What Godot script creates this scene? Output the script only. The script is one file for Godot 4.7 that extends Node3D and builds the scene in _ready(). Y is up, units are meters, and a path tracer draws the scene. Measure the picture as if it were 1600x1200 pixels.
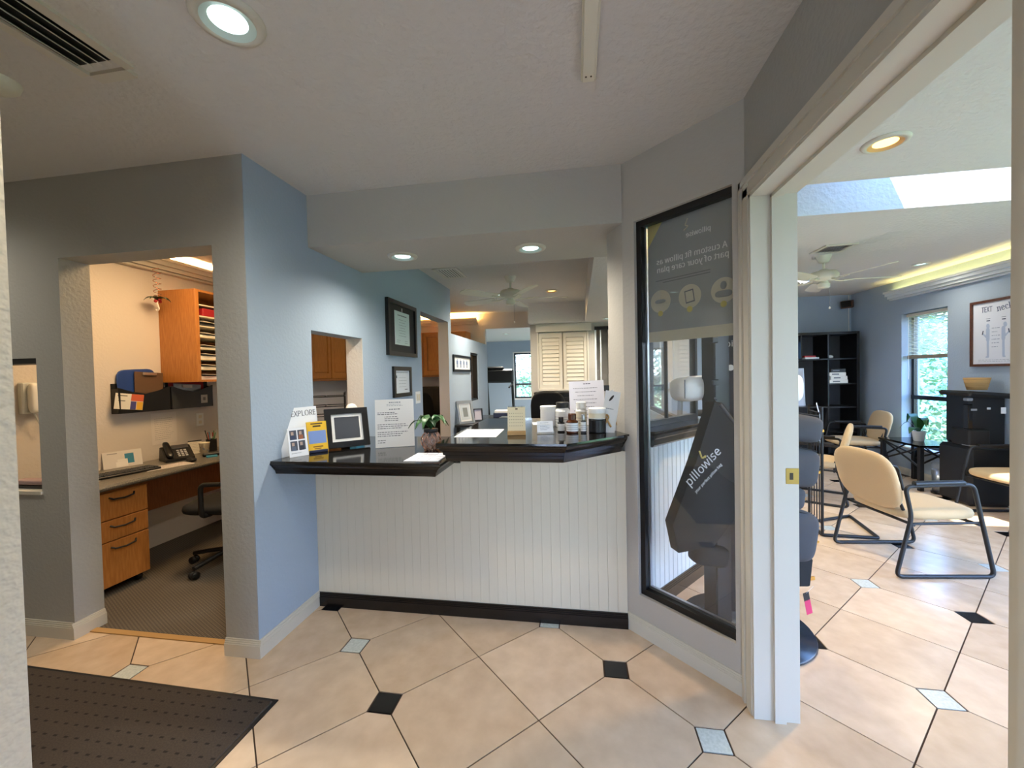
extends Node3D

# ---------------------------------------------------------------- state
var M := {}
var used := {}
var lamps: Array = []
var rng := RandomNumberGenerator.new()

func _ready() -> void:
	rng.seed = 7
	setup_camera()
	setup_sky()
	materials()
	structure()
	reception()
	office()
	waiting()
	back_rooms()
	outdoors()

# ---------------------------------------------------------------- camera, sky, sun, exposure
func setup_camera() -> void:
	var cam := Camera3D.new()
	cam.name = "camera"
	cam.fov = 86.66
	cam.near = 0.05
	cam.far = 200.0
	add_child(cam)
	cam.position = Vector3(0, 1.362, 0)
	cam.basis = Basis(Vector3.UP, deg_to_rad(9.24)) * Basis(Vector3.RIGHT, deg_to_rad(-1.28)) * Basis(Vector3.BACK, deg_to_rad(-1.24))
	cam.current = true

func setup_sky() -> void:
	var env := Environment.new()
	var sky := Sky.new()
	var sm := ProceduralSkyMaterial.new()
	sm.sky_top_color = Color(0.44, 0.63, 0.90)
	sm.sky_horizon_color = Color(0.86, 0.91, 0.96)
	sm.ground_bottom_color = Color(0.5, 0.5, 0.45)
	sm.ground_horizon_color = Color(0.7, 0.75, 0.75)
	sm.sky_energy_multiplier = 3.5
	sky.sky_material = sm
	env.background_mode = Environment.BG_SKY
	env.sky = sky
	env.tonemap_mode = Environment.TONE_MAPPER_LINEAR
	env.tonemap_exposure = 1.0
	env.sdfgi_enabled = true
	env.ssao_enabled = true
	env.ssil_enabled = true
	var we := WorldEnvironment.new()
	we.name = "world_environment"
	we.environment = env
	add_child(we)
	var sun := DirectionalLight3D.new()
	sun.name = "sun"
	sun.light_color = Color(1.0, 0.97, 0.92)
	sun.light_energy = 5.0
	sun.light_angular_distance = 0.6
	sun.shadow_enabled = true
	add_child(sun)
	sun.look_at_from_position(Vector3.ZERO, Vector3(0.40, -1.0, -0.42), Vector3.FORWARD)

# ---------------------------------------------------------------- helpers: nodes
func numbered(n: String) -> String:
	if not used.has(n):
		used[n] = 0
		return n
	used[n] += 1
	return "%s_%03d" % [n, used[n]]

func tag(o: Node, label: String, category: String, group := "") -> Node:
	o.set_meta("label", label)
	o.set_meta("category", category)
	if group != "":
		o.set_meta("group", group)
	return o

func thing(n: String, label: String, category: String, at := Vector3.ZERO, turn := 0.0, group := "") -> Node3D:
	var o := Node3D.new()
	o.name = numbered(n)
	add_child(o)
	o.position = at
	o.rotation.y = deg_to_rad(turn)
	tag(o, label, category, group)
	return o

func struct_root(n: String, label := "", category := "") -> Node3D:
	var o := Node3D.new()
	o.name = numbered(n)
	add_child(o)
	o.set_meta("kind", "structure")
	if label != "":
		o.set_meta("label", label)
		o.set_meta("category", category)
	return o

func copy(o: Node3D, at: Vector3, turn: float, label: String) -> Node3D:
	var base := String(o.name)
	var c: Node3D = o.duplicate()
	c.name = numbered(base)
	add_child(c)
	c.position = at
	c.rotation.y = deg_to_rad(turn)
	c.set_meta("label", label)
	return c

func put(parent: Node, n: String, mesh: Mesh, m: Material, at := Vector3.ZERO, rot := Vector3.ZERO) -> MeshInstance3D:
	var o := MeshInstance3D.new()
	o.mesh = mesh
	if m != null:
		o.material_override = m
	if parent == self:
		o.name = numbered(n)
		add_child(o)
	else:
		o.name = n
		parent.add_child(o, true)
	o.position = at
	o.rotation = Vector3(deg_to_rad(rot.x), deg_to_rad(rot.y), deg_to_rad(rot.z))
	return o

# ---------------------------------------------------------------- helpers: meshes
func quad(st: SurfaceTool, a: Vector3, b: Vector3, c: Vector3, d: Vector3) -> void:
	# a b c d run clockwise seen from the front
	st.add_vertex(a); st.add_vertex(b); st.add_vertex(c)
	st.add_vertex(a); st.add_vertex(c); st.add_vertex(d)

func new_st() -> SurfaceTool:
	var st := SurfaceTool.new()
	st.begin(Mesh.PRIMITIVE_TRIANGLES)
	st.set_smooth_group(-1)
	return st

func add_box(st: SurfaceTool, lo: Vector3, hi: Vector3) -> void:
	var p := []
	for k in 8:
		p.append(Vector3(hi.x if k & 1 else lo.x, hi.y if k & 2 else lo.y, hi.z if k & 4 else lo.z))
	quad(st, p[4], p[6], p[7], p[5])
	quad(st, p[1], p[3], p[2], p[0])
	quad(st, p[5], p[7], p[3], p[1])
	quad(st, p[0], p[2], p[6], p[4])
	quad(st, p[2], p[3], p[7], p[6])
	quad(st, p[0], p[4], p[5], p[1])

func done(st: SurfaceTool) -> ArrayMesh:
	st.generate_normals()
	return st.commit()

func boxes_mesh(list: Array) -> ArrayMesh:
	var st := new_st()
	for b in list:
		add_box(st, b[0], b[1])
	return done(st)

func bev_box(s: Vector3, b: float) -> ArrayMesh:
	var st := new_st()
	var h := s / 2.0
	if b <= 0.0:
		add_box(st, -h, h)
		return done(st)
	b = minf(b, minf(h.x, minf(h.y, h.z)) * 0.9)
	var axes := [Vector3.RIGHT, Vector3.UP, Vector3.BACK]
	for ax in 3:
		for sg in [-1.0, 1.0]:
			var n: Vector3 = axes[ax] * sg
			var u: Vector3 = axes[(ax + 1) % 3]
			var v: Vector3 = n.cross(u)
			var hn := absf(h.dot(axes[ax]))
			var hu := absf(h.dot(u.abs())) - b
			var hv := absf(h.dot(v.abs())) - b
			quad(st, n * hn - u * hu - v * hv, n * hn - u * hu + v * hv, n * hn + u * hu + v * hv, n * hn + u * hu - v * hv)
	# edges
	for ax in 3:
		var a: Vector3 = axes[ax]
		var u: Vector3 = axes[(ax + 1) % 3]
		var v: Vector3 = axes[(ax + 2) % 3]
		var la := h.dot(a) - b
		for su in [-1.0, 1.0]:
			for sv in [-1.0, 1.0]:
				var p: Vector3 = u * su * h.dot(u) + v * sv * (h.dot(v) - b)
				var q: Vector3 = u * su * (h.dot(u) - b) + v * sv * h.dot(v)
				if su * sv > 0:
					quad(st, p - a * la, p + a * la, q + a * la, q - a * la)
				else:
					quad(st, q - a * la, q + a * la, p + a * la, p - a * la)
	for sx in [-1.0, 1.0]:
		for sy in [-1.0, 1.0]:
			for sz in [-1.0, 1.0]:
				var p := Vector3(sx * h.x, sy * (h.y - b), sz * (h.z - b))
				var q := Vector3(sx * (h.x - b), sy * h.y, sz * (h.z - b))
				var r := Vector3(sx * (h.x - b), sy * (h.y - b), sz * h.z)
				if sx * sy * sz > 0:
					st.add_vertex(p); st.add_vertex(r); st.add_vertex(q)
				else:
					st.add_vertex(p); st.add_vertex(q); st.add_vertex(r)
	return done(st)

func box(parent: Node, n: String, c: Vector3, s: Vector3, m: Material, b := 0.0, rot := Vector3.ZERO) -> MeshInstance3D:
	return put(parent, n, bev_box(s, b), m, c, rot)

func span(parent: Node, n: String, lo: Vector3, hi: Vector3, m: Material, b := 0.0) -> MeshInstance3D:
	return box(parent, n, (lo + hi) / 2.0, (hi - lo).abs(), m, b)

func lathe_mesh(prof: Array, seg := 24) -> ArrayMesh:
	var st := SurfaceTool.new()
	st.begin(Mesh.PRIMITIVE_TRIANGLES)
	st.set_smooth_group(0)
	for k in prof.size() - 1:
		var a: Vector2 = prof[k]
		var b: Vector2 = prof[k + 1]
		st.set_smooth_group(k if absf((b - a).angle()) < 0.01 or absf((b - a).x) < 0.0001 else 0)
		for i in seg:
			var t0 := TAU * i / seg
			var t1 := TAU * (i + 1) / seg
			var d0 := Vector3(cos(t0), 0, sin(t0))
			var d1 := Vector3(cos(t1), 0, sin(t1))
			var p0 := d0 * a.x + Vector3.UP * a.y
			var p1 := d1 * a.x + Vector3.UP * a.y
			var q0 := d0 * b.x + Vector3.UP * b.y
			var q1 := d1 * b.x + Vector3.UP * b.y
			if a.x > 0.00001:
				st.add_vertex(p0); st.add_vertex(p1); st.add_vertex(q1)
			if b.x > 0.00001:
				st.add_vertex(p0); st.add_vertex(q1); st.add_vertex(q0)
	return done(st)

# profile runs from bottom axis, outwards, up, to top axis
func lathe(parent: Node, n: String, at: Vector3, prof: Array, m: Material, seg := 24, rot := Vector3.ZERO) -> MeshInstance3D:
	return put(parent, n, lathe_mesh(prof, seg), m, at, rot)

func cyl(parent: Node, n: String, at: Vector3, r: float, h: float, m: Material, seg := 20, rot := Vector3.ZERO) -> MeshInstance3D:
	var b := minf(0.003, minf(r, h) * 0.2)
	return lathe(parent, n, at, [Vector2(0, 0), Vector2(r - b, 0), Vector2(r, b), Vector2(r, h - b), Vector2(r - b, h), Vector2(0, h)], m, seg, rot)

func smooth_path(pts: Array, r: float, steps := 5) -> Array:
	# rounds the corners of a polyline
	var out := [pts[0]]
	for k in range(1, pts.size() - 1):
		var a: Vector3 = pts[k - 1]
		var b: Vector3 = pts[k]
		var c: Vector3 = pts[k + 1]
		var rr := minf(r, minf(a.distance_to(b), b.distance_to(c)) * 0.48)
		var p := b + (a - b).normalized() * rr
		var q := b + (c - b).normalized() * rr
		for i in steps + 1:
			var t := float(i) / steps
			out.append(p.lerp(b, t).lerp(b.lerp(q, t), t))
	out.append(pts[pts.size() - 1])
	return out

func tube_into(st: SurfaceTool, pts: Array, rad: float, seg := 8, flat := 1.0) -> void:
	var rings := []
	var up := Vector3.UP
	for k in pts.size():
		var d: Vector3
		if k == 0:
			d = pts[1] - pts[0]
		elif k == pts.size() - 1:
			d = pts[k] - pts[k - 1]
		else:
			d = (pts[k + 1] - pts[k]).normalized() + (pts[k] - pts[k - 1]).normalized()
		d = d.normalized()
		if k == 0:
			up = Vector3.UP if absf(d.y) < 0.9 else Vector3.RIGHT
		var s := d.cross(up).normalized()
		up = s.cross(d).normalized()
		var ring := []
		for i in seg:
			var t := TAU * i / seg
			ring.append(pts[k] + (s * cos(t) + up * sin(t) * flat) * rad)
		rings.append(ring)
	st.set_smooth_group(0)
	for k in pts.size() - 1:
		for i in seg:
			var j := (i + 1) % seg
			quad(st, rings[k][i], rings[k + 1][i], rings[k + 1][j], rings[k][j])
	st.set_smooth_group(-1)
	var last := pts.size() - 1
	for i in range(1, seg - 1):
		st.add_vertex(rings[0][0]); st.add_vertex(rings[0][i]); st.add_vertex(rings[0][i + 1])
		st.add_vertex(rings[last][0]); st.add_vertex(rings[last][i + 1]); st.add_vertex(rings[last][i])

func tube(parent: Node, n: String, pts: Array, rad: float, m: Material, seg := 8, at := Vector3.ZERO) -> MeshInstance3D:
	var st := new_st()
	tube_into(st, pts, rad, seg)
	return put(parent, n, done(st), m, at)

# polygon (x,z) raised from y0 to y1
func poly_mesh(poly: PackedVector2Array, y0: float, y1: float) -> ArrayMesh:
	if Geometry2D.is_polygon_clockwise(poly):
		poly.reverse()
	var st := new_st()
	var tri := Geometry2D.triangulate_polygon(poly)
	for k in range(0, tri.size(), 3):
		var a := poly[tri[k]]
		var b := poly[tri[k + 1]]
		var c := poly[tri[k + 2]]
		if (b - a).cross(c - a) < 0:
			var q := b
			b = c
			c = q
		# seen from above with z down the page this runs clockwise
		st.add_vertex(Vector3(a.x, y1, a.y)); st.add_vertex(Vector3(b.x, y1, b.y)); st.add_vertex(Vector3(c.x, y1, c.y))
		st.add_vertex(Vector3(a.x, y0, a.y)); st.add_vertex(Vector3(c.x, y0, c.y)); st.add_vertex(Vector3(b.x, y0, b.y))
	var n := poly.size()
	for k in n:
		var a := poly[k]
		var b := poly[(k + 1) % n]
		quad(st, Vector3(b.x, y0, b.y), Vector3(b.x, y1, b.y), Vector3(a.x, y1, a.y), Vector3(a.x, y0, a.y))
	return done(st)

func prism(parent: Node, n: String, poly: Array, y0: float, y1: float, m: Material, at := Vector3.ZERO, rot := Vector3.ZERO) -> MeshInstance3D:
	return put(parent, n, poly_mesh(PackedVector2Array(poly), y0, y1), m, at, rot)

# soft cushion: rounded outline in its own x-y plane, thickness along z
func cushion_mesh(w: float, h: float, t: float, e := 0.5, ez := 0.6) -> ArrayMesh:
	var st := SurfaceTool.new()
	st.begin(Mesh.PRIMITIVE_TRIANGLES)
	st.set_smooth_group(0)
	var nu := 32
	var nv := 12
	var f := func(c: float, p: float) -> float: return signf(c) * pow(absf(c), p)
	var grid := []
	for j in nv + 1:
		var ph := -PI / 2 + PI * j / nv
		var row := []
		for i in nu:
			var th := TAU * i / nu
			var cr: float = f.call(cos(ph), ez)
			row.append(Vector3(w / 2 * cr * f.call(cos(th), e), h / 2 * cr * f.call(sin(th), e), t / 2 * f.call(sin(ph), ez)))
		grid.append(row)
	for j in nv:
		for i in nu:
			var k := (i + 1) % nu
			quad(st, grid[j][i], grid[j + 1][i], grid[j + 1][k], grid[j][k])
	return done(st)

# thin sheet: front face towards +z with its whole picture, bottom edge at y = 0
func sheet_mesh(w: float, h: float, t: float) -> ArrayMesh:
	var st := SurfaceTool.new()
	st.begin(Mesh.PRIMITIVE_TRIANGLES)
	var x := w / 2
	var uv := [Vector2(0, 1), Vector2(0, 0), Vector2(1, 0), Vector2(1, 1)]
	var ps := [Vector3(-x, 0, t), Vector3(-x, h, t), Vector3(x, h, t), Vector3(x, 0, t)]
	for k in [0, 1, 2, 0, 2, 3]:
		st.set_normal(Vector3.BACK)
		st.set_uv(uv[k])
		st.add_vertex(ps[k])
	var am: ArrayMesh = st.commit()
	var s2 := new_st()
	var a := Vector3(-x, 0, 0)
	var b := Vector3(x, h, t)
	quad(s2, Vector3(b.x, a.y, a.z), Vector3(b.x, b.y, a.z), Vector3(a.x, b.y, a.z), a)
	quad(s2, Vector3(a.x, 0, 0), Vector3(a.x, h, 0), Vector3(a.x, h, t), Vector3(a.x, 0, t))
	quad(s2, Vector3(b.x, 0, t), Vector3(b.x, h, t), Vector3(b.x, h, 0), Vector3(b.x, 0, 0))
	quad(s2, Vector3(a.x, h, t), Vector3(a.x, h, 0), Vector3(b.x, h, 0), Vector3(b.x, h, t))
	quad(s2, Vector3(a.x, 0, 0), Vector3(a.x, 0, t), Vector3(b.x, 0, t), Vector3(b.x, 0, 0))
	s2.generate_normals()
	s2.commit(am)
	return am

func sheet(parent: Node, n: String, w: float, h: float, t: float, front: Material, edge: Material, at := Vector3.ZERO, rot := Vector3.ZERO) -> MeshInstance3D:
	var mesh := sheet_mesh(w, h, t)
	mesh.surface_set_material(0, front)
	mesh.surface_set_material(1, edge)
	return put(parent, n, mesh, null, at, rot)

func lettering(parent: Node, n: String, words: String, size: float, m: Material, at: Vector3, rot := Vector3.ZERO, font := "Droid Sans", mirror := false, wide := 1.0) -> MeshInstance3D:
	var tm := TextMesh.new()
	var sf := SystemFont.new()
	sf.font_names = PackedStringArray([font])
	tm.font = sf
	tm.text = words
	tm.font_size = 32
	tm.pixel_size = size / 23.0
	tm.depth = 0.002
	tm.curve_step = 2.0
	var o := put(parent, n, tm, m, at, rot)
	o.scale = Vector3(-wide if mirror else wide, 1, 1)
	return o

# ---------------------------------------------------------------- helpers: materials and print
func mat(key: String, c: Color, rough := 0.7, metal := 0.0, spec := 0.5) -> StandardMaterial3D:
	var m := StandardMaterial3D.new()
	m.resource_name = key
	m.albedo_color = c
	m.roughness = rough
	m.metallic = metal
	m.metallic_specular = spec
	M[key] = m
	return m

func rgb8(r: int, g: int, b: int) -> Color:
	return Color(r / 255.0, g / 255.0, b / 255.0)

func noise_tex(freq: float, sz: int, oct: int, sd: int, lo: Color, hi: Color, kind := FastNoiseLite.TYPE_SIMPLEX_SMOOTH) -> NoiseTexture2D:
	var fn := FastNoiseLite.new()
	fn.noise_type = kind
	fn.frequency = freq
	fn.seed = sd
	fn.fractal_octaves = oct
	var t := NoiseTexture2D.new()
	t.width = sz
	t.height = sz
	t.seamless = true
	t.noise = fn
	var g := Gradient.new()
	g.set_color(0, lo)
	g.set_color(1, hi)
	t.color_ramp = g
	return t

func relief(m: StandardMaterial3D, t: Texture2D, cm: float, scale: float) -> void:
	m.heightmap_enabled = true
	m.heightmap_texture = t
	m.heightmap_scale = cm
	m.uv1_triplanar = true
	m.uv1_world_triplanar = true
	m.uv1_scale = Vector3.ONE * scale

func grained(m: StandardMaterial3D, t: Texture2D, scale: Vector3) -> void:
	m.albedo_texture = t
	m.uv1_triplanar = true
	m.uv1_world_triplanar = true
	m.uv1_scale = scale

# a printed sheet: background colour and rectangles [x, y, w, h, colour] in a 0..1 frame
func printed(key: String, w: int, h: int, bg: Color, ops: Array, rough := 0.6) -> StandardMaterial3D:
	var im := Image.create(w, h, false, Image.FORMAT_RGB8)
	im.fill(bg)
	for o in ops:
		im.fill_rect(Rect2i(int(o[0] * w), int(o[1] * h), maxi(1, int(o[2] * w)), maxi(1, int(o[3] * h))), o[4])
	var m := mat(key, Color.WHITE, rough)
	m.albedo_texture = ImageTexture.create_from_image(im)
	return m

# rows of words as little dashes
func rows(x: float, y: float, w: float, n: int, step: float, size: float, c: Color, sd: int, ragged := 0.3) -> Array:
	var r := RandomNumberGenerator.new()
	r.seed = sd
	var out := []
	for k in n:
		var px := x
		var stop := x + w * (1.0 - r.randf() * ragged)
		while px < stop:
			var l := minf(r.randf_range(0.02, 0.08), stop - px)
			out.append([px, y + k * step, l, size, c])
			px += l + 0.015
	return out

func materials() -> void:
	var peel := noise_tex(0.05, 512, 3, 3, Color.BLACK, Color.WHITE)
	var knock := noise_tex(0.035, 512, 4, 9, Color.BLACK, Color.WHITE)
	relief(mat("wall_blue_paint", rgb8(165, 180, 196), 0.75), peel, 0.10, 1.6)
	relief(mat("wall_paint_lobby_lit", rgb8(176, 174, 168), 0.75), peel, 0.10, 1.6)  # same paint as the blue walls, with the lobby light put into its colour
	relief(mat("wall_greige_paint", rgb8(190, 184, 175), 0.75), peel, 0.10, 1.6)
	relief(mat("wall_cream_paint", rgb8(206, 192, 170), 0.75), peel, 0.25, 1.3)
	relief(mat("office_wall_paint", rgb8(214, 205, 195), 0.75), peel, 0.10, 1.6)
	relief(mat("ceiling_paint", rgb8(214, 209, 203), 0.85), knock, 0.30, 1.4)
	mat("trim_white", rgb8(212, 205, 190), 0.45)
	mat("trim_blue_white", rgb8(222, 228, 228), 0.45)
	mat("white", rgb8(238, 236, 230), 0.5)
	mat("paper", rgb8(236, 234, 230), 0.7)
	mat("paper_cream", rgb8(228, 216, 190), 0.7)
	mat("black", rgb8(18, 18, 19), 0.45)
	mat("black_gloss", rgb8(10, 10, 11), 0.12)
	mat("black_frame", rgb8(17, 18, 20), 0.35)
	mat("black_tube", rgb8(18, 18, 19), 0.5)
	mat("black_cloth", rgb8(22, 21, 22), 0.9)
	mat("charcoal_cloth", rgb8(62, 62, 66), 0.9)
	mat("dark_grey", rgb8(60, 62, 66), 0.5)
	mat("silver", rgb8(190, 192, 194), 0.3, 0.9)
	mat("steel", rgb8(150, 152, 155), 0.28, 0.9)
	mat("brass", rgb8(196, 160, 88), 0.3, 0.9)
	mat("gold_clip", rgb8(206, 150, 70), 0.35, 0.8)
	mat("rose_gold", rgb8(214, 164, 142), 0.18, 0.9)
	mat("almond", rgb8(226, 220, 200), 0.4)
	mat("navy", rgb8(34, 42, 70), 0.6)
	mat("blue_plastic", rgb8(28, 62, 130), 0.5)
	mat("teal", rgb8(60, 140, 176), 0.6)
	mat("green", rgb8(70, 130, 80), 0.6)
	mat("red", rgb8(168, 34, 40), 0.5)
	mat("pink", rgb8(206, 50, 96), 0.5)
	mat("yellow", rgb8(228, 186, 40), 0.5)
	mat("brown_fibre", rgb8(96, 70, 48), 0.8)
	mat("kraft", rgb8(186, 146, 92), 0.8)
	mat("amber", rgb8(86, 40, 14), 0.15)
	mat("ink", rgb8(40, 42, 46), 0.7)
	mat("ink_light", rgb8(196, 198, 200), 0.6)
	mat("screw", rgb8(70, 62, 50), 0.5, 0.6)
	mat("bead_cream", rgb8(214, 202, 178), 0.5)
	mat("black_top", rgb8(52, 54, 58), 0.25)
	mat("dark_mat", rgb8(58, 56, 56), 0.8)
	mat("ink_soft", rgb8(120, 124, 132), 0.7)
	mat("paper_grey", rgb8(196, 198, 192), 0.5)
	mat("red_grey", rgb8(150, 126, 124), 0.6)
	mat("poster_grey", rgb8(134, 138, 138), 0.6)
	mat("poster_band", rgb8(196, 192, 172), 0.6)
	mat("poster_yellow", rgb8(196, 186, 110), 0.6)
	mat("poster_ink", rgb8(232, 234, 232), 0.6)
	mat("poster_ink_dark", rgb8(112, 116, 118), 0.6)
	for pk in ["poster_grey", "poster_band", "poster_yellow"]:
		M[pk].backlight_enabled = true
		M[pk].backlight = M[pk].albedo_color
	mat("concrete", rgb8(206, 196, 180), 0.9)
	mat("poster_blue", rgb8(70, 84, 120), 0.6)
	mat("navy_black", rgb8(30, 36, 46), 0.25)
	mat("panel_slate", rgb8(40, 45, 56), 0.3)
	var scr := mat("screen_blue", rgb8(140, 190, 240), 0.3)
	scr.emission_enabled = true
	scr.emission = Color(0.5, 0.72, 1.0)
	scr.emission_energy_multiplier = 0.6
	var lc := mat("lamp_cove", rgb8(255, 236, 190), 0.5)
	lc.emission_enabled = true
	lc.emission = Color(1.0, 0.86, 0.6)
	lc.emission_energy_multiplier = 1.5
	mat("blind", rgb8(236, 226, 206), 0.5)
	mat("blind_rail", rgb8(150, 136, 118), 0.5)
	mat("mat_blue", rgb8(186, 202, 214), 0.35)
	mat("leaf", rgb8(46, 92, 44), 0.4)
	mat("leaf_dark", rgb8(34, 66, 36), 0.4)
	var oak_t := noise_tex(0.02, 512, 4, 21, rgb8(172, 108, 50), rgb8(198, 134, 70))
	grained(mat("oak", Color.WHITE, 0.4), oak_t, Vector3(6.0, 0.7, 6.0))
	var oak_t2 := noise_tex(0.02, 512, 4, 23, rgb8(160, 100, 52), rgb8(190, 126, 72))
	grained(mat("oak_dark", Color.WHITE, 0.45), oak_t2, Vector3(6.0, 0.7, 6.0))
	var walnut_t := noise_tex(0.03, 256, 3, 5, rgb8(74, 44, 30), rgb8(104, 64, 44))
	grained(mat("walnut", Color.WHITE, 0.4), walnut_t, Vector3(3, 3, 3))
	var granite_t := noise_tex(0.09, 512, 5, 31, rgb8(60, 58, 54), rgb8(150, 144, 132))
	grained(mat("laminate", Color.WHITE, 0.35), granite_t, Vector3(2.2, 2.2, 2.2))
	var black_t := noise_tex(0.2, 512, 3, 33, rgb8(12, 11, 11), rgb8(26, 23, 22))
	grained(mat("counter_black", Color.WHITE, 0.09, 0.0, 0.6), black_t, Vector3(2, 2, 2))
	grained(mat("moulding_black", Color.WHITE, 0.22), noise_tex(0.05, 256, 3, 35, rgb8(16, 13, 12), rgb8(30, 25, 23)), Vector3(1, 8, 1))
	for k in 3:
		var d := [0, 7, -7][k] as int
		var tt := noise_tex(0.012, 512, 5, 41 + k, rgb8(208 + d, 180 + d, 150 + d), rgb8(226 + d, 200 + d, 170 + d))
		grained(mat("tile_%d" % k, Color.WHITE, 0.22), tt, Vector3(1.1, 1.1, 1.1))
	mat("grout", rgb8(74, 58, 48), 0.9)
	mat("inset_black", rgb8(20, 20, 22), 0.18)
	var wt := noise_tex(0.06, 256, 3, 51, rgb8(196, 200, 188), rgb8(222, 224, 214))
	grained(mat("inset_white", Color.WHITE, 0.2), wt, Vector3(4, 4, 4))
	# woven carpet: small basket weave
	var im := Image.create(64, 64, false, Image.FORMAT_RGB8)
	for y in 64:
		for x in 64:
			var bump := absf(sin(x * PI / 8.0)) * absf(sin((y + (4 if int(x / 8.0) % 2 else 0)) * PI / 8.0))
			var v := 0.62 + 0.38 * bump
			im.set_pixel(x, y, Color(0.47 * v, 0.43 * v, 0.38 * v))
	var cm := mat("carpet", Color.WHITE, 0.95)
	grained(cm, ImageTexture.create_from_image(im), Vector3(8, 8, 8))
	# doormat with short dark dashes
	var dm := Image.create(512, 512, false, Image.FORMAT_RGB8)
	var fn := FastNoiseLite.new()
	fn.frequency = 0.2
	fn.seed = 4
	for y in 512:
		for x in 512:
			var v := 0.25 + 0.05 * fn.get_noise_2d(x, y)
			dm.set_pixel(x, y, Color(v, v * 0.86, v * 0.74))
	for j in 16:
		for i in 16:
			dm.fill_rect(Rect2i(i * 32 + (16 if j % 2 else 0), j * 32 + 8, 11, 5), rgb8(26, 20, 17))
	grained(mat("doormat", Color.WHITE, 0.95), ImageTexture.create_from_image(dm), Vector3(1.25, 1.25, 1.25))
	var fab := noise_tex(0.4, 256, 2, 61, rgb8(196, 166, 124), rgb8(212, 184, 142))
	grained(mat("chair_fabric", Color.WHITE, 0.95), fab, Vector3(3, 3, 3))
	var fol := noise_tex(0.05, 256, 4, 71, rgb8(96, 130, 92), rgb8(176, 204, 164))
	grained(mat("hedge", Color.WHITE, 0.8), fol, Vector3(1.5, 1.5, 1.5))
	var grass_t := noise_tex(0.08, 256, 4, 73, rgb8(84, 120, 60), rgb8(150, 170, 100))
	grained(mat("lawn", Color.WHITE, 0.9), grass_t, Vector3(0.5, 0.5, 0.5))
	mat("neighbour_wall", rgb8(120, 170, 220), 0.8)
	var g := mat("glass", Color(0.92, 0.97, 0.98, 0.015), 0.02)
	g.transparency = BaseMaterial3D.TRANSPARENCY_ALPHA
	var g2 := mat("clear_plastic", Color(0.9, 0.94, 0.95, 0.12), 0.05)
	g2.transparency = BaseMaterial3D.TRANSPARENCY_ALPHA
	var cool := mat("lamp_cool", rgb8(230, 250, 250), 0.5)
	cool.emission_enabled = true
	cool.emission = Color(0.86, 1.0, 0.99)
	cool.emission_energy_multiplier = 3.0
	var warm := mat("lamp_warm", rgb8(255, 236, 180), 0.5)
	warm.emission_enabled = true
	warm.emission = Color(1.0, 0.83, 0.46)
	warm.emission_energy_multiplier = 3.0
	mat("reflector_warm", rgb8(228, 180, 110), 0.3)
	mat("reflector_cool", rgb8(214, 232, 226), 0.35)

func spot(at: Vector3, c: Color, energy: float, size := 0.07, angle := 80.0) -> void:
	var l := SpotLight3D.new()
	l.name = numbered("downlight_beam")
	l.light_color = c
	l.light_energy = energy
	l.light_size = size
	l.spot_angle = angle
	l.spot_angle_attenuation = 1.0
	l.spot_range = 30.0
	l.spot_attenuation = 2.0
	l.shadow_enabled = true
	add_child(l)
	l.position = at
	l.rotation.x = -PI / 2

func strip_light(at: Vector3, size: Vector2, rot: Vector3, c: Color, energy: float) -> void:
	var l := AreaLight3D.new()
	l.name = numbered("strip_glow")
	l.area_size = size
	l.light_color = c
	l.light_energy = energy
	l.area_range = 30.0
	l.shadow_enabled = true
	add_child(l)
	l.position = at
	l.rotation = Vector3(deg_to_rad(rot.x), deg_to_rad(rot.y), deg_to_rad(rot.z))

func downlight(at: Vector3, r: float, warm: bool, energy: float, label: String) -> void:
	var t := thing("recessed_light", label, "light", at)
	lathe(t, "trim_ring", Vector3.ZERO, [Vector2(r * 0.72, -0.001), Vector2(r * 0.74, -0.013), Vector2(r * 0.95, -0.010), Vector2(r, -0.002), Vector2(r, 0.0)], M["trim_white"], 32)
	lathe(t, "reflector", Vector3.ZERO, [Vector2(r * 0.73, -0.012), Vector2(r * 0.52, -0.003)], M["reflector_warm"] if warm else M["reflector_cool"], 32)
	lathe(t, "lens", Vector3.ZERO, [Vector2(0, -0.0035), Vector2(r * 0.53, -0.003)], M["lamp_warm"] if warm else M["lamp_cool"], 32)
	spot(at + Vector3(0, -0.016, 0), Color(1.0, 0.84, 0.58) if warm else Color(1.0, 0.97, 0.90), energy, r * 0.6)

# ---------------------------------------------------------------- the building
const TO := Vector2(-1.1462, -1.8882)
const TI := Vector2(0.32315, -0.32315)
const TJ := Vector2(0.32315, 0.32315)

func tile_at(i: float, j: float) -> Vector2:
	return TO + TI * i + TJ * j

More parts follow.
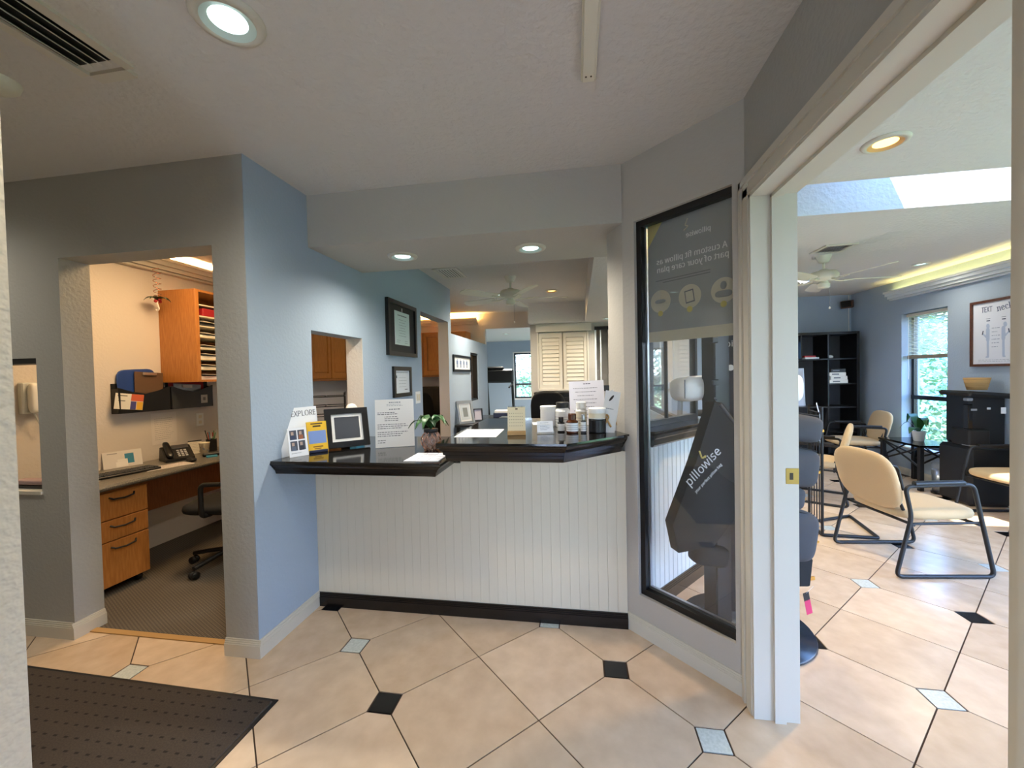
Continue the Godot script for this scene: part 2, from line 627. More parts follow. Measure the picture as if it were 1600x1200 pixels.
func tiled_floor() -> void:
	var f := struct_root("floor", "beige tile floor with small black and white inset tiles", "floor")
	put(f, "grout_bed", boxes_mesh([[Vector3(-4.3, -0.12, -1.815), Vector3(4.1, -0.004, 2.4)], [Vector3(-1.57, -0.12, -2.24), Vector3(4.1, -0.004, -1.815)], [Vector3(0.24, -0.12, -6.95), Vector3(4.1, -0.004, -2.24)]]), M["grout"])
	var area := PackedVector2Array([Vector2(-4.2, 1.3), Vector2(0.74, 1.3), Vector2(0.74, 0.2), Vector2(4.1, 0.2), Vector2(4.1, -6.93), Vector2(0.8, -6.93), Vector2(0.8, -2.9), Vector2(0.25, -2.235), Vector2(-1.57, -2.235), Vector2(-1.57, -1.815), Vector2(-4.2, -1.815)])
	var d := 0.1643
	var g := 0.006
	for i in range(-12, 14):
		for j in range(-14, 22):
			var cut_lo := i % 2 == 0     # the corners on row i are clipped, else those on row i + 1
			var p := []
			if cut_lo:
				p = [[0, d], [d, 0], [1, 0], [1, 1], [d, 1], [0, 1 - d]]
			else:
				p = [[0, 0], [1 - d, 0], [1, d], [1, 1 - d], [1 - d, 1], [0, 1]]
			var mid := Vector2(0.5, 0.5)
			var poly := PackedVector2Array()
			for q in p:
				var v := Vector2(q[0], q[1])
				v = mid + (v - mid) * (1.0 - 2.0 * g)
				poly.append(tile_at(i + v.x, j + v.y))
			var kept := Geometry2D.intersect_polygons(poly, area)
			for piece in kept:
				if piece.size() > 2:
					put(f, "tile", poly_mesh(piece, -0.006, 0.0), M["tile_%d" % rng.randi_range(0, 2)])
			if i % 2 == 0:
				var e := d - 0.012
				var dot := PackedVector2Array([tile_at(i - e, j), tile_at(i, j - e), tile_at(i + e, j), tile_at(i, j + e)])
				for piece in Geometry2D.intersect_polygons(dot, area):
					if piece.size() > 2:
						put(f, "inset_tile", poly_mesh(piece, -0.006, -0.0004), M["inset_white"] if posmod(j + i / 2, 2) == 0 else M["inset_black"])

func wall(n: String, list: Array, m: Material) -> MeshInstance3D:
	var o := put(self, n, boxes_mesh(list), m)
	o.set_meta("kind", "structure")
	return o

func V(x: float, y: float, z: float) -> Vector3:
	return Vector3(x, y, z)

# moulded board: height h, depth d, along +x for length l, bottom at y = 0, front at +z
func board_mesh(l: float, h: float, d: float, steps := 3) -> ArrayMesh:
	var st := new_st()
	add_box(st, V(0, 0, 0), V(l, h * 0.72, d))
	for k in steps:
		var y0 := h * (0.72 + 0.28 * k / steps)
		var y1 := h * (0.72 + 0.28 * (k + 1) / steps)
		add_box(st, V(0, y0, 0), V(l, y1, d * (0.8 - 0.22 * k)))
	return done(st)

func baseboard(n: String, a: Vector2, b: Vector2, h := 0.085, m: Material = null) -> void:
	# runs from a to b, its front on the side to the right of the way from a to b
	var o := put(self, n, board_mesh(a.distance_to(b), h, 0.015), M["trim_white"] if m == null else m, V(a.x, 0.0, a.y))
	o.rotation.y = -atan2(b.y - a.y, b.x - a.x)
	o.set_meta("kind", "structure")

func structure() -> void:
	tiled_floor()
	# other floors
	var c := wall("floor", [[V(-5.0, -0.12, -7.1), V(-1.57, 0.0, -1.815)], [V(-1.57, -0.12, -7.1), V(0.25, 0.0, -2.24)], [V(0.25, -0.12, -7.1), V(0.8, 0.0, -2.9)]], M["carpet"])
	c.set_meta("label", "brown woven carpet in the office behind the doorway")
	c = wall("floor", [[V(-5.0, -0.12, -13.2), V(1.0, 0.0, -7.1)]], M["mat_blue"])
	c.set_meta("label", "pale blue exercise room floor beyond the opening")
	put(self, "threshold", boxes_mesh([[V(-2.70, 0.0, -1.835), V(-1.75, 0.006, -1.80)]]), M["kraft"]).set_meta("kind", "structure")
	# ceiling with a hole for the skylight shaft
	var sx0 := 1.15
	var sx1 := 3.5
	var sz0 := -3.23
	var sz1 := -2.69
	wall("ceiling", [[V(-5, 2.45, -13.2), V(1.0, 2.56, -6.97)], [V(-5, 2.45, -6.97), V(4.3, 2.56, -5.85)], [V(-5, 2.45, -5.45), V(4.3, 2.56, sz0)], [V(-5, 2.45, -5.85), V(1.3, 2.56, -5.45)], [V(2.88, 2.45, -5.85), V(4.3, 2.56, -5.45)], [V(-5, 2.45, sz1), V(4.3, 2.56, 0.42)], [V(-5, 2.45, 0.42), V(0.92, 2.56, 2.52)], [V(-5, 2.45, sz0), V(sx0, 2.56, sz1)], [V(sx1, 2.45, sz0), V(4.3, 2.56, sz1)]], M["ceiling_paint"])
	var top := 3.05
	wall("skylight_shaft_wall", [[V(sx0 - 0.1, 2.56, sz0 - 0.1), V(sx1 + 0.1, top, sz0)], [V(sx0 - 0.1, 2.56, sz1), V(sx1 + 0.1, top, sz1 + 0.1)], [V(sx0 - 0.1, 2.56, sz0), V(sx0, top, sz1)], [V(sx1, 2.56, sz0), V(sx1 + 0.1, top, sz1)],
		[V(sx0 - 0.1, top, sz0 - 0.1), V(1.94, top + 0.1, sz1 + 0.1)], [V(2.75, top, sz0 - 0.1), V(sx1 + 0.1, top + 0.1, sz1 + 0.1)]], M["ceiling_paint"])
	wall("skylight_shaft_wall", [[V(1.2, 2.56, -5.95), V(2.98, top, -5.85)], [V(1.2, 2.56, -5.45), V(2.98, top, -5.35)], [V(1.2, 2.56, -5.85), V(1.3, top, -5.45)], [V(2.88, 2.56, -5.85), V(2.98, top, -5.45)]], M["ceiling_paint"])
	# front wall with office doorway and hatch
	wall("wall_front", [[V(-4.3, 0, -1.885), V(-3.4, 2.45, -1.745)], [V(-3.4, 0, -1.885), V(-2.861, 0.781, -1.745)], [V(-3.4, 1.507, -1.885), V(-2.861, 2.45, -1.745)], [V(-2.861, 0, -1.885), V(-2.686, 2.45, -1.745)], [V(-2.686, 2.028, -1.885), V(-1.756, 2.45, -1.745)], [V(-1.756, 0, -1.885), V(-1.574, 2.45, -1.745)]], M["wall_paint_lobby_lit"])
	# blue wall that runs back past the counter, with pass-through and doorway
	wall("wall_left", [[V(-1.574, 0, -1.885), V(-1.57, 2.45, -1.745)], [V(-1.70, 0, -2.216), V(-1.57, 2.45, -1.885)], [V(-1.70, 0, -2.802), V(-1.57, 0.93, -2.216)], [V(-1.70, 1.655, -2.802), V(-1.57, 2.45, -2.216)], [V(-1.70, 0, -3.955), V(-1.57, 2.45, -2.802)], [V(-1.70, 2.03, -4.84), V(-1.57, 2.45, -3.955)], [V(-1.70, 0, -4.95), V(-1.57, 2.45, -4.84)]], M["wall_blue_paint"])
	wall("wall_half_height", [[V(-1.68, 0, -5.87), V(-1.57, 1.9, -4.95)], [V(-1.68, 0, -6.35), V(-1.57, 0.98, -5.87)], [V(-1.68, 1.71, -6.35), V(-1.57, 1.9, -5.87)], [V(-1.68, 0, -7.0), V(-1.57, 1.9, -6.35)]], M["wall_blue_paint"])
	wall("trim_1", [[V(-1.66, 0.98, -6.35), V(-1.59, 1.01, -5.87)], [V(-1.66, 1.68, -6.35), V(-1.59, 1.71, -5.87)], [V(-1.66, 0.98, -5.90), V(-1.59, 1.71, -5.87)], [V(-1.66, 0.98, -6.35), V(-1.59, 1.71, -6.32)]], M["black"])
	wall("trim_3", [[V(-1.70, 0.0, -4.842), V(-1.571, 2.03, -4.836)]], M["office_wall_paint"])
	wall("trim_4", [[V(-1.70, 0.93, -2.804), V(-1.571, 1.655, -2.797)]], M["office_wall_paint"])
	# header and dropped soffits
	wall("ceiling_header", [[V(-1.57, 2.145, -2.83), V(0.24, 2.45, -2.213)]], M["wall_greige_paint"])
	wall("ceiling_soffit", [[V(0.12, 2.145, -6.24), V(0.80, 2.45, -2.83)], [V(-0.74, 2.145, -7.0), V(0.80, 2.45, -6.24)], [V(0.24, 2.145, -2.83), V(0.80, 2.45, -2.60)]], M["ceiling_paint"])
	# post at the end of the counter opening
	var post := prism(self, "wall_post", [Vector2(0.24, -2.222), Vector2(0.175, -2.39), Vector2(0.30, -2.46), Vector2(0.36, -2.33)], 0.0, 2.45, M["wall_greige_paint"])
	post.set_meta("kind", "structure")
	# glass panel wall at 45 degrees: local x runs from the counter corner to the door corner, front at +z
	var gw := struct_root("wall_glass_panel")
	gw.position = V(0.24, 0, -2.222)
	gw.rotation.y = deg_to_rad(-45)
	var L := 0.60
	put(gw, "wall_face", boxes_mesh([[V(0, 0, -0.11), V(0.075, 2.45, 0)], [V(0.565, 0, -0.11), V(L + 0.02, 2.45, 0)], [V(0.075, 0, -0.11), V(0.565, 0.205, 0)], [V(0.075, 2.13, -0.11), V(0.565, 2.45, 0)]]), M["wall_greige_paint"])
	put(gw, "window_frame", boxes_mesh([[V(0.075, 0.205, -0.075), V(0.565, 0.235, -0.02)], [V(0.075, 2.10, -0.075), V(0.565, 2.13, -0.02)], [V(0.075, 0.205, -0.075), V(0.103, 2.13, -0.02)], [V(0.559, 0.205, -0.075), V(0.565, 2.13, -0.02)]]), M["black_frame"])
	put(gw, "glazing_bead", boxes_mesh([[V(0.103, 0.235, -0.065), V(0.559, 0.249, -0.05)], [V(0.103, 0.235, -0.065), V(0.111, 2.10, -0.05)]]), M["silver"])
	put(gw, "pane", boxes_mesh([[V(0.103, 0.235, -0.056), V(0.559, 2.10, -0.050)]]), M["glass"])
	put(gw, "baseboard", board_mesh(L + 0.01, 0.085, 0.015), M["trim_white"])
	# door wall between lobby and waiting room
	wall("wall_right", [[V(0.675, 0, -1.80), V(0.80, 2.45, -1.69)], [V(0.675, 2.03, -1.69), V(0.80, 2.45, -0.735)], [V(0.675, 0, -0.735), V(0.80, 2.45, 2.4)]], M["wall_paint_lobby_lit"])
	prism(self, "wall_corner_fill", [Vector2(0.675, -1.80), Vector2(0.80, -1.80), Vector2(0.80, -1.90), Vector2(0.755, -1.875)], 0.0, 2.45, M["wall_blue_paint"]).set_meta("kind", "structure")
	var dc := struct_root("door_frame")
	for s in [[-1.79, -1.70, 1], [-0.725, -0.635, -1]]:
		put(dc, "casing", boxes_mesh([[V(0.655, 0, s[0]), V(0.675, 2.115, s[1])], [V(0.647, 0, s[0] + 0.008), V(0.655, 2.107, s[0] + 0.03)], [V(0.650, 0, s[0] + 0.045), V(0.655, 2.09, s[1])]]), M["trim_white"])
		put(dc, "casing", boxes_mesh([[V(0.80, 0, s[0]), V(0.818, 2.115, s[1])]]), M["trim_white"])
	put(dc, "casing", boxes_mesh([[V(0.655, 2.03, -1.79), V(0.675, 2.115, -0.635)], [V(0.647, 2.08, -1.78), V(0.655, 2.107, -0.645)], [V(0.650, 2.03, -1.75), V(0.655, 2.06, -0.675)]]), M["trim_white"])
	put(dc, "casing", boxes_mesh([[V(0.80, 2.03, -1.79), V(0.818, 2.115, -0.635)]]), M["trim_white"])
	put(dc, "jamb", boxes_mesh([[V(0.655, 0, -1.70), V(0.818, 2.03, -1.685)], [V(0.725, 0, -1.685), V(0.765, 2.02, -1.673)]]), M["trim_white"])
	put(dc, "jamb", boxes_mesh([[V(0.655, 0, -0.740), V(0.818, 2.03, -0.725)], [V(0.725, 0, -0.752), V(0.765, 2.02, -0.740)]]), M["trim_white"])
	put(dc, "head_jamb", boxes_mesh([[V(0.655, 2.018, -1.70), V(0.818, 2.033, -0.725)], [V(0.725, 2.006, -1.685), V(0.765, 2.018, -0.740)]]), M["trim_white"])
	var sp := put(dc, "strike_plate", bev_box(V(0.045, 0.06, 0.003), 0.001), M["brass"], V(0.795, 0.955, -1.684))
	put(sp, "latch_hole", bev_box(V(0.012, 0.026, 0.003), 0.0), M["screw"], V(-0.004, 0, 0.001))
	# near wall at the hall corner and the lobby behind
	wall("wall_hall_corner", [[V(-1.38, 0, -0.722), V(-1.25, 2.45, 2.4)]], M["wall_cream_paint"])
	wall("wall_back", [[V(-4.3, 0, 2.4), V(-0.75, 2.45, 2.52)], [V(0.25, 0, 2.4), V(0.80, 2.45, 2.52)], [V(-0.75, 2.1, 2.4), V(0.25, 2.45, 2.52)]], M["wall_paint_lobby_lit"])
	wall("wall_hall_end", [[V(-4.42, 0, -1.885), V(-4.3, 2.45, 2.52)]], M["wall_paint_lobby_lit"])
	wall("wall_hall_near", [[V(-4.3, 0, -0.722), V(-1.38, 2.45, -0.60)]], M["wall_paint_lobby_lit"])
	baseboard("baseboard_front", Vector2(-4.3, -1.745), Vector2(-2.686, -1.745))
	baseboard("baseboard_post", Vector2(-1.756, -1.745), Vector2(-1.555, -1.745))
	baseboard("baseboard_left", Vector2(-1.57, -1.745), Vector2(-1.57, -2.213))
	baseboard("baseboard_doorway", Vector2(-2.686, -1.73), Vector2(-2.686, -1.885))
	# waiting room shell
	wall("wall_window", [[V(4.05, 0, -5.24), V(4.25, 2.45, -3.2)], [V(4.05, 2.1, -3.2), V(4.25, 2.45, -0.6)], [V(4.05, 0, -0.6), V(4.25, 2.45, 0.4)], [V(4.05, 0, -6.97), V(4.25, 2.45, -5.89)], [V(4.05, 0, -5.89), V(4.25, 0.36, -5.24)], [V(4.05, 2.02, -5.89), V(4.25, 2.45, -5.24)]], M["wall_blue_paint"])
	wall("wall_far", [[V(1.36, 0, -6.97), V(4.25, 2.45, -6.85)], [V(0.8, 0, -6.97), V(1.03, 2.45, -6.85)], [V(1.03, 0, -6.97), V(1.36, 0.70, -6.85)], [V(1.03, 1.75, -6.97), V(1.36, 2.45, -6.85)]], M["wall_blue_paint"])
	wall("wall_waiting_near", [[V(0.80, 0, 0.3), V(1.75, 2.45, 0.42)], [V(3.95, 0, 0.3), V(4.25, 2.45, 0.42)], [V(1.75, 2.1, 0.3), V(3.95, 2.45, 0.42)]], M["wall_blue_paint"])
	baseboard("baseboard_window", Vector2(4.05, -6.85), Vector2(4.05, 0.3))
	# narrow far window of the waiting room
	var w3 := struct_root("window_3", "narrow window glimpsed through the glass panel", "window")
	put(w3, "window_frame", boxes_mesh([[V(1.03, 0.70, -6.93), V(1.06, 1.75, -6.89)], [V(1.33, 0.70, -6.93), V(1.36, 1.75, -6.89)], [V(1.03, 1.72, -6.93), V(1.36, 1.75, -6.89)], [V(1.03, 0.70, -6.93), V(1.36, 0.73, -6.89)], [V(1.03, 1.12, -6.93), V(1.36, 1.15, -6.89)]]), M["black_frame"])
	put(w3, "pane", boxes_mesh([[V(1.06, 0.73, -6.912), V(1.33, 1.72, -6.906)]]), M["glass"])
	# reception inner shell: far wall, return, lintel, side wall with glass
	wall("wall_reception_far", [[V(-0.74, 0, -6.60), V(0.26, 2.145, -6.45)], [V(0.26, 0, -6.60), V(0.80, 1.17, -6.45)], [V(0.26, 2.08, -6.60), V(0.80, 2.145, -6.45)], [V(0.47, 1.17, -6.60), V(0.80, 2.08, -6.45)], [V(-0.74, 0, -7.1), V(-0.62, 2.145, -6.60)]], M["wall_greige_paint"])
	wall("wall_back_office", [[V(-1.60, 2.18, -7.1), V(-0.74, 2.45, -7.0)], [V(-5.0, 0, -7.1), V(-1.60, 2.45, -7.0)], [V(-0.74, 2.145, -7.1), V(0.8, 2.45, -7.0)], [V(-0.62, 0, -7.1), V(0.8, 2.145, -7.0)]], M["office_wall_paint"])
	wall("trim_2", [[V(0.262, 2.03, -6.45), V(0.47, 2.08, -6.42)], [V(0.262, 1.08, -6.45), V(0.47, 1.17, -6.42)]], M["black"])
	var w4 := struct_root("window_4", "pale blue sidelight with a black head rail beside the shutters", "window")
	put(w4, "mullion", boxes_mesh([[V(0.262, 1.17, -6.5), V(0.29, 2.08, -6.45)], [V(0.345, 1.17, -6.5), V(0.362, 2.08, -6.45)]]), M["trim_blue_white"])
	put(w4, "pane", boxes_mesh([[V(0.29, 1.17, -6.53), V(0.47, 2.08, -6.524)]]), M["glass"])
	# low wall towards the waiting room with sliding glass above
	var lw := struct_root("wall_low")
	lw.position = V(0.32, 0, -2.30)
	lw.rotation.y = atan2(0.60, 0.50)
	var ll := 0.781
	put(lw, "wall_core", boxes_mesh([[V(0, 0, -0.10), V(ll, 0.95, -0.012)]]), M["trim_blue_white"])
	for k in 15:
		put(lw, "board", bev_box(V(ll / 15 - 0.003, 0.86, 0.012), 0.003), M["trim_blue_white"], V((k + 0.5) * ll / 15, 0.52, -0.006))
	put(lw, "baseboard", board_mesh(ll, 0.095, 0.018), M["moulding_black"])
	var lg := struct_root("window_9", "sliding glass above the ledge behind the glass panel", "window")
	lg.position = lw.position
	lg.rotation = lw.rotation
	put(lg, "window_frame", boxes_mesh([[V(0.0, 1.041, -0.07), V(ll, 1.075, -0.03)], [V(0.0, 2.11, -0.07), V(ll, 2.145, -0.03)], [V(ll - 0.03, 1.04, -0.07), V(ll, 2.145, -0.03)], [V(ll * 0.5, 1.04, -0.06), V(ll * 0.5 + 0.012, 2.145, -0.04)]]), M["black_frame"])
	put(lg, "pane", boxes_mesh([[V(0.0, 1.075, -0.053), V(ll - 0.03, 2.11, -0.047)]]), M["glass"])
	wall("wall_reception_side", [[V(0.76, 0, -6.45), V(0.84, 0.95, -2.93)], [V(0.76, 0, -6.97), V(0.84, 2.45, -6.45)]], M["wall_blue_paint"])
	var sg := struct_root("window_5", "sliding glass between the front desk and the waiting room", "window")
	put(sg, "window_frame", boxes_mesh([[V(0.78, 0.95, -6.45), V(0.82, 0.99, -2.93)], [V(0.78, 2.10, -6.45), V(0.82, 2.145, -2.93)], [V(0.78, 0.95, -4.7), V(0.82, 2.145, -4.66)]]), M["black_frame"])
	put(sg, "pane", boxes_mesh([[V(0.797, 0.99, -6.45), V(0.803, 2.10, -2.93)]]), M["glass"])
	# office side wall and exercise room shell
	wall("wall_office", [[V(-3.62, 0, -7.0), V(-3.5, 2.45, -1.885)]], M["office_wall_paint"])
	wall("wall_office_end", [[V(-5.0, 0, -2.0), V(-3.62, 2.45, -1.885)]], M["office_wall_paint"])
	wall("wall_office_outer", [[V(-5.1, 0, -13.2), V(-5.0, 2.45, -1.885)]], M["office_wall_paint"])
	wall("wall_exercise_far", [[V(-5.0, 0, -13.12), V(-2.03, 2.45, -13.0)], [V(-1.44, 0, -13.12), V(1.0, 2.45, -13.0)], [V(-2.03, 0, -13.12), V(-1.44, 0.60, -13.0)], [V(-2.03, 2.06, -13.12), V(-1.44, 2.45, -13.0)]], M["wall_blue_paint"])
	wall("wall_exercise_side", [[V(0.9, 0, -13.0), V(1.0, 2.45, -6.97)]], M["wall_blue_paint"])
	var w2 := struct_root("window_2", "tall bright window on the far exercise room wall", "window")
	put(w2, "window_frame", boxes_mesh([[V(-2.03, 0.60, -13.08), V(-1.98, 2.06, -13.03)], [V(-1.49, 0.60, -13.08), V(-1.44, 2.06, -13.03)], [V(-2.03, 2.01, -13.08), V(-1.44, 2.06, -13.03)], [V(-2.03, 0.60, -13.08), V(-1.44, 0.65, -13.03)], [V(-2.03, 1.03, -13.08), V(-1.44, 1.08, -13.03)]]), M["dark_grey"])
	put(w2, "pane", boxes_mesh([[V(-1.98, 0.65, -13.06), V(-1.49, 2.01, -13.054)]]), M["glass"])
	put(w2, "casing", boxes_mesh([[V(-2.07, 0.56, -13.0), V(-2.03, 2.10, -12.985)], [V(-1.44, 0.56, -13.0), V(-1.40, 2.10, -12.985)], [V(-2.07, 2.06, -13.0), V(-1.40, 2.10, -12.985)], [V(-2.07, 0.56, -13.0), V(-1.40, 0.60, -12.985)]]), M["white"])
	# waiting room window
	var w1 := struct_root("window_1", "tall window with raised blind beside the round plant pot", "window")
	put(w1, "window_frame", boxes_mesh([[V(4.16, 0.36, -5.89), V(4.20, 2.02, -5.85)], [V(4.16, 0.36, -5.28), V(4.20, 2.02, -5.24)], [V(4.16, 1.98, -5.89), V(4.20, 2.02, -5.24)], [V(4.16, 0.36, -5.89), V(4.20, 0.40, -5.24)], [V(4.155, 0.95, -5.89), V(4.205, 1.0, -5.24)]]), M["black_frame"])
	put(w1, "pane", boxes_mesh([[V(4.176, 0.40, -5.85), V(4.182, 1.98, -5.28)]]), M["glass"])
	put(w1, "window_sill", boxes_mesh([[V(4.03, 0.345, -5.90), V(4.16, 0.362, -5.23)]]), M["white"])
	var w7 := struct_root("window_7", "glazed entrance doors of the waiting room", "window")
	put(w7, "window_frame", boxes_mesh([[V(4.12, 0.0, -3.2), V(4.17, 2.1, -3.13)], [V(4.12, 0.0, -0.67), V(4.17, 2.1, -0.6)], [V(4.12, 0.0, -1.94), V(4.17, 2.1, -1.86)], [V(4.12, 2.04, -3.2), V(4.17, 2.1, -0.6)], [V(4.12, 0.0, -3.2), V(4.17, 0.12, -0.6)]]), M["black_frame"])
	put(w7, "pane", boxes_mesh([[V(4.142, 0.12, -3.13), V(4.148, 2.04, -0.67)]]), M["glass"])
	var w10 := struct_root("window_10", "added unseen glazing that lets more daylight into the waiting room", "window")  # glazing added out of view to bring more light into the waiting room
	put(w10, "window_frame", boxes_mesh([[V(1.75, 0, 0.34), V(1.81, 2.1, 0.39)], [V(3.89, 0, 0.34), V(3.95, 2.1, 0.39)], [V(2.82, 0, 0.34), V(2.88, 2.1, 0.39)], [V(1.75, 2.04, 0.34), V(3.95, 2.1, 0.39)], [V(1.75, 0, 0.34), V(3.95, 0.12, 0.39)]]), M["black_frame"])
	put(w10, "pane", boxes_mesh([[V(1.81, 0.12, 0.362), V(3.89, 2.04, 0.368)]]), M["glass"])
	var w8 := struct_root("window_8", "glazed lobby entrance door", "window")
	put(w8, "window_frame", boxes_mesh([[V(-0.75, 0, 2.44), V(-0.66, 2.1, 2.49)], [V(0.16, 0, 2.44), V(0.25, 2.1, 2.49)], [V(-0.75, 2.0, 2.44), V(0.25, 2.1, 2.49)], [V(-0.75, 0, 2.44), V(0.25, 0.2, 2.49)]]), M["black_frame"])
	put(w8, "pane", boxes_mesh([[V(-0.66, 0.2, 2.462), V(0.16, 2.0, 2.468)]]), M["glass"])
	# lamps in the lobby
	downlight(V(-1.02, 2.45, -1.10), 0.10, false, 2.0, "cool white recessed light in lobby ceiling beside the slotted air vent")
	downlight(V(-1.105, 2.145, -2.503), 0.095, false, 1.7, "cool recessed light in the counter soffit beside the blue wall")
	downlight(V(-0.276, 2.145, -2.522), 0.095, false, 2.0, "cool recessed light in the counter soffit above the calendar")
	downlight(V(-3.35, 2.45, -1.22), 0.10, false, 1.0, "added unseen recessed lamp that brightens the hall")  # lamp added out of view to lift the dark hall
	downlight(V(1.30, 2.45, -4.6), 0.095, false, 6.0, "added unseen recessed lamp that brightens the waiting room")  # unseen lamp added to brighten the waiting room walls
	downlight(V(1.49, 2.45, -2.266), 0.095, true, 3.0, "warm amber recessed light in the waiting room ceiling by the skylight")
	downlight(V(3.62, 2.45, -5.0), 0.075, false, 0.8, "white recessed light near the cove in the waiting room ceiling")
	downlight(V(-0.32, 2.45, -5.353), 0.095, true, 2.2, "warm recessed light in the raised ceiling behind the ceiling fan")
	downlight(V(-1.06, 2.45, -5.42), 0.095, false, 4.0, "cool recessed light in the raised ceiling half hidden by fan blades")
	downlight(V(0.419, 2.145, -5.988), 0.075, false, 1.5, "small recessed light in the far soffit above the sidelight")
	downlight(V(-1.85, 2.45, -10.6), 0.095, false, 12.0, "recessed light in the exercise room ceiling")
	downlight(V(0.2, 2.45, -9.6), 0.095, false, 10.0, "recessed light over the exercise room interior")
	# ceiling vent by the hall
	var v := thing("ceiling_vent", "slotted ceiling air vent with dark gaps beside the lobby recessed light", "vent", V(-1.59, 2.45, -0.86))
	put(v, "frame", boxes_mesh([[V(-0.11, -0.012, -0.335), V(-0.075, 0, 0.335)], [V(0.075, -0.012, -0.335), V(0.11, 0, 0.335)], [V(-0.075, -0.012, -0.335), V(0.075, 0, -0.375)], [V(-0.075, -0.012, 0.30), V(0.075, 0, 0.335)]]), M["trim_white"])
	put(v, "duct_opening", boxes_mesh([[V(-0.075, -0.003, -0.30), V(0.075, -0.001, 0.30)]]), M["black"])
	for k in 4:
		box(v, "slat", V(-0.057 + k * 0.038, -0.010, 0), V(0.018, 0.002, 0.60), M["trim_white"], 0.0, V(0, 0, -40))
	var vb := thing("ceiling_vent", "small slotted vent in the raised ceiling above the doorway", "vent", V(-1.31, 2.45, -4.16))
	put(vb, "frame", boxes_mesh([[V(-0.13, -0.01, -0.20), V(-0.10, 0, 0.20)], [V(0.10, -0.01, -0.20), V(0.13, 0, 0.20)], [V(-0.10, -0.01, -0.20), V(0.10, 0, -0.17)], [V(-0.10, -0.01, 0.17), V(0.10, 0, 0.20)]]), M["trim_white"])
	put(vb, "duct_opening", boxes_mesh([[V(-0.10, -0.002, -0.17), V(0.10, -0.001, 0.17)]]), M["black"])
	for k in 7:
		box(vb, "slat", V(-0.085 + k * 0.028, -0.007, 0), V(0.012, 0.003, 0.34), M["trim_white"], 0.0, V(0, 0, 28))
	var vc := thing("ceiling_vent", "flat grey vent grille in the waiting room ceiling above the fan", "vent", V(2.31, 2.45, -4.15))
	put(vc, "frame", boxes_mesh([[V(-0.13, -0.01, -0.13), V(-0.10, 0, 0.13)], [V(0.10, -0.01, -0.13), V(0.13, 0, 0.13)], [V(-0.10, -0.01, -0.13), V(0.10, 0, -0.10)], [V(-0.10, -0.01, 0.10), V(0.10, 0, 0.13)]]), M["trim_white"])
	for k in 8:
		box(vc, "slat", V(-0.087 + k * 0.025, -0.006, 0), V(0.016, 0.002, 0.20), M["steel"], 0.0, V(0, 0, 20))
	var sd := thing("smoke_detector", "round white smoke detector on the hall ceiling", "detector", V(-2.03, 2.45, -1.16))
	lathe(sd, "body", Vector3.ZERO, [Vector2(0, -0.035), Vector2(0.045, -0.033), Vector2(0.062, -0.02), Vector2(0.068, 0)], M["almond"])
	# cream strip on the lobby ceiling
	var cs := thing("ceiling_strip", "cream painted wooden strip screwed to the lobby ceiling", "trim strip", V(0.062, 2.45, -0.6), 0.4)
	box(cs, "strip", V(0, -0.015, 0), V(0.044, 0.03, 1.87), M["almond"], 0.003)
	box(cs, "edge_bead", V(-0.024, -0.012, 0), V(0.006, 0.024, 1.87), M["almond"], 0.002)
	box(cs, "edge_bead", V(0.024, -0.012, 0), V(0.006, 0.024, 1.87), M["almond"], 0.002)
	for s in [-0.009, 0.009]:
		lathe(cs, "screw", V(s, -0.030, -0.905), [Vector2(0, -0.002), Vector2(0.003, -0.002), Vector2(0.0035, 0)], M["screw"], 10)
	# doormat
	var dmat := thing("doormat", "dark brown ribbed doormat on the tile floor by the hall", "doormat", V(-2.43, 0.0, -0.98), -1.0)
	box(dmat, "pile", V(0, 0.005, 0), V(2.25, 0.010, 1.08), M["doormat"], 0.004)
	box(dmat, "rubber_edge", V(0, 0.002, 0), V(2.28, 0.004, 1.11), M["black"], 0.001)

# ---------------------------------------------------------------- front desk
func framed(n: String, label: String, cat: String, w: float, h: float, rail: float, fm: Material, picture: Material, at: Vector3, rot: Vector3, depth := 0.02, matt: Material = null, border := 0.0) -> Node3D:
	var t := thing(n, label, cat, at)
	t.rotation = Vector3(deg_to_rad(rot.x), deg_to_rad(rot.y), deg_to_rad(rot.z))
	var x := w / 2
	put(t, "frame", boxes_mesh([[V(-x, 0, 0), V(-x + rail, h, depth)], [V(x - rail, 0, 0), V(x, h, depth)], [V(-x + rail, 0, 0), V(x - rail, rail, depth)], [V(-x + rail, h - rail, 0), V(x - rail, h, depth)]]), fm)
	if matt != null:
		put(t, "mat_board", boxes_mesh([[V(-x + rail, rail, 0), V(x - rail, h - rail, depth * 0.4)]]), matt)
	sheet(t, "picture", w - 2 * rail - 2 * border, h - 2 * rail - 2 * border, 0.002, picture, M["paper"], V(0, rail + border, depth * 0.4))
	return t

func beadboard(root: Node3D, w: float, h: float, n: int, m: Material) -> void:
	for k in n:
		put(root, "board", bev_box(V(w / n - 0.0025, h, 0.012), 0.003), m, V((k + 0.5) * w / n, h / 2, 0.0))

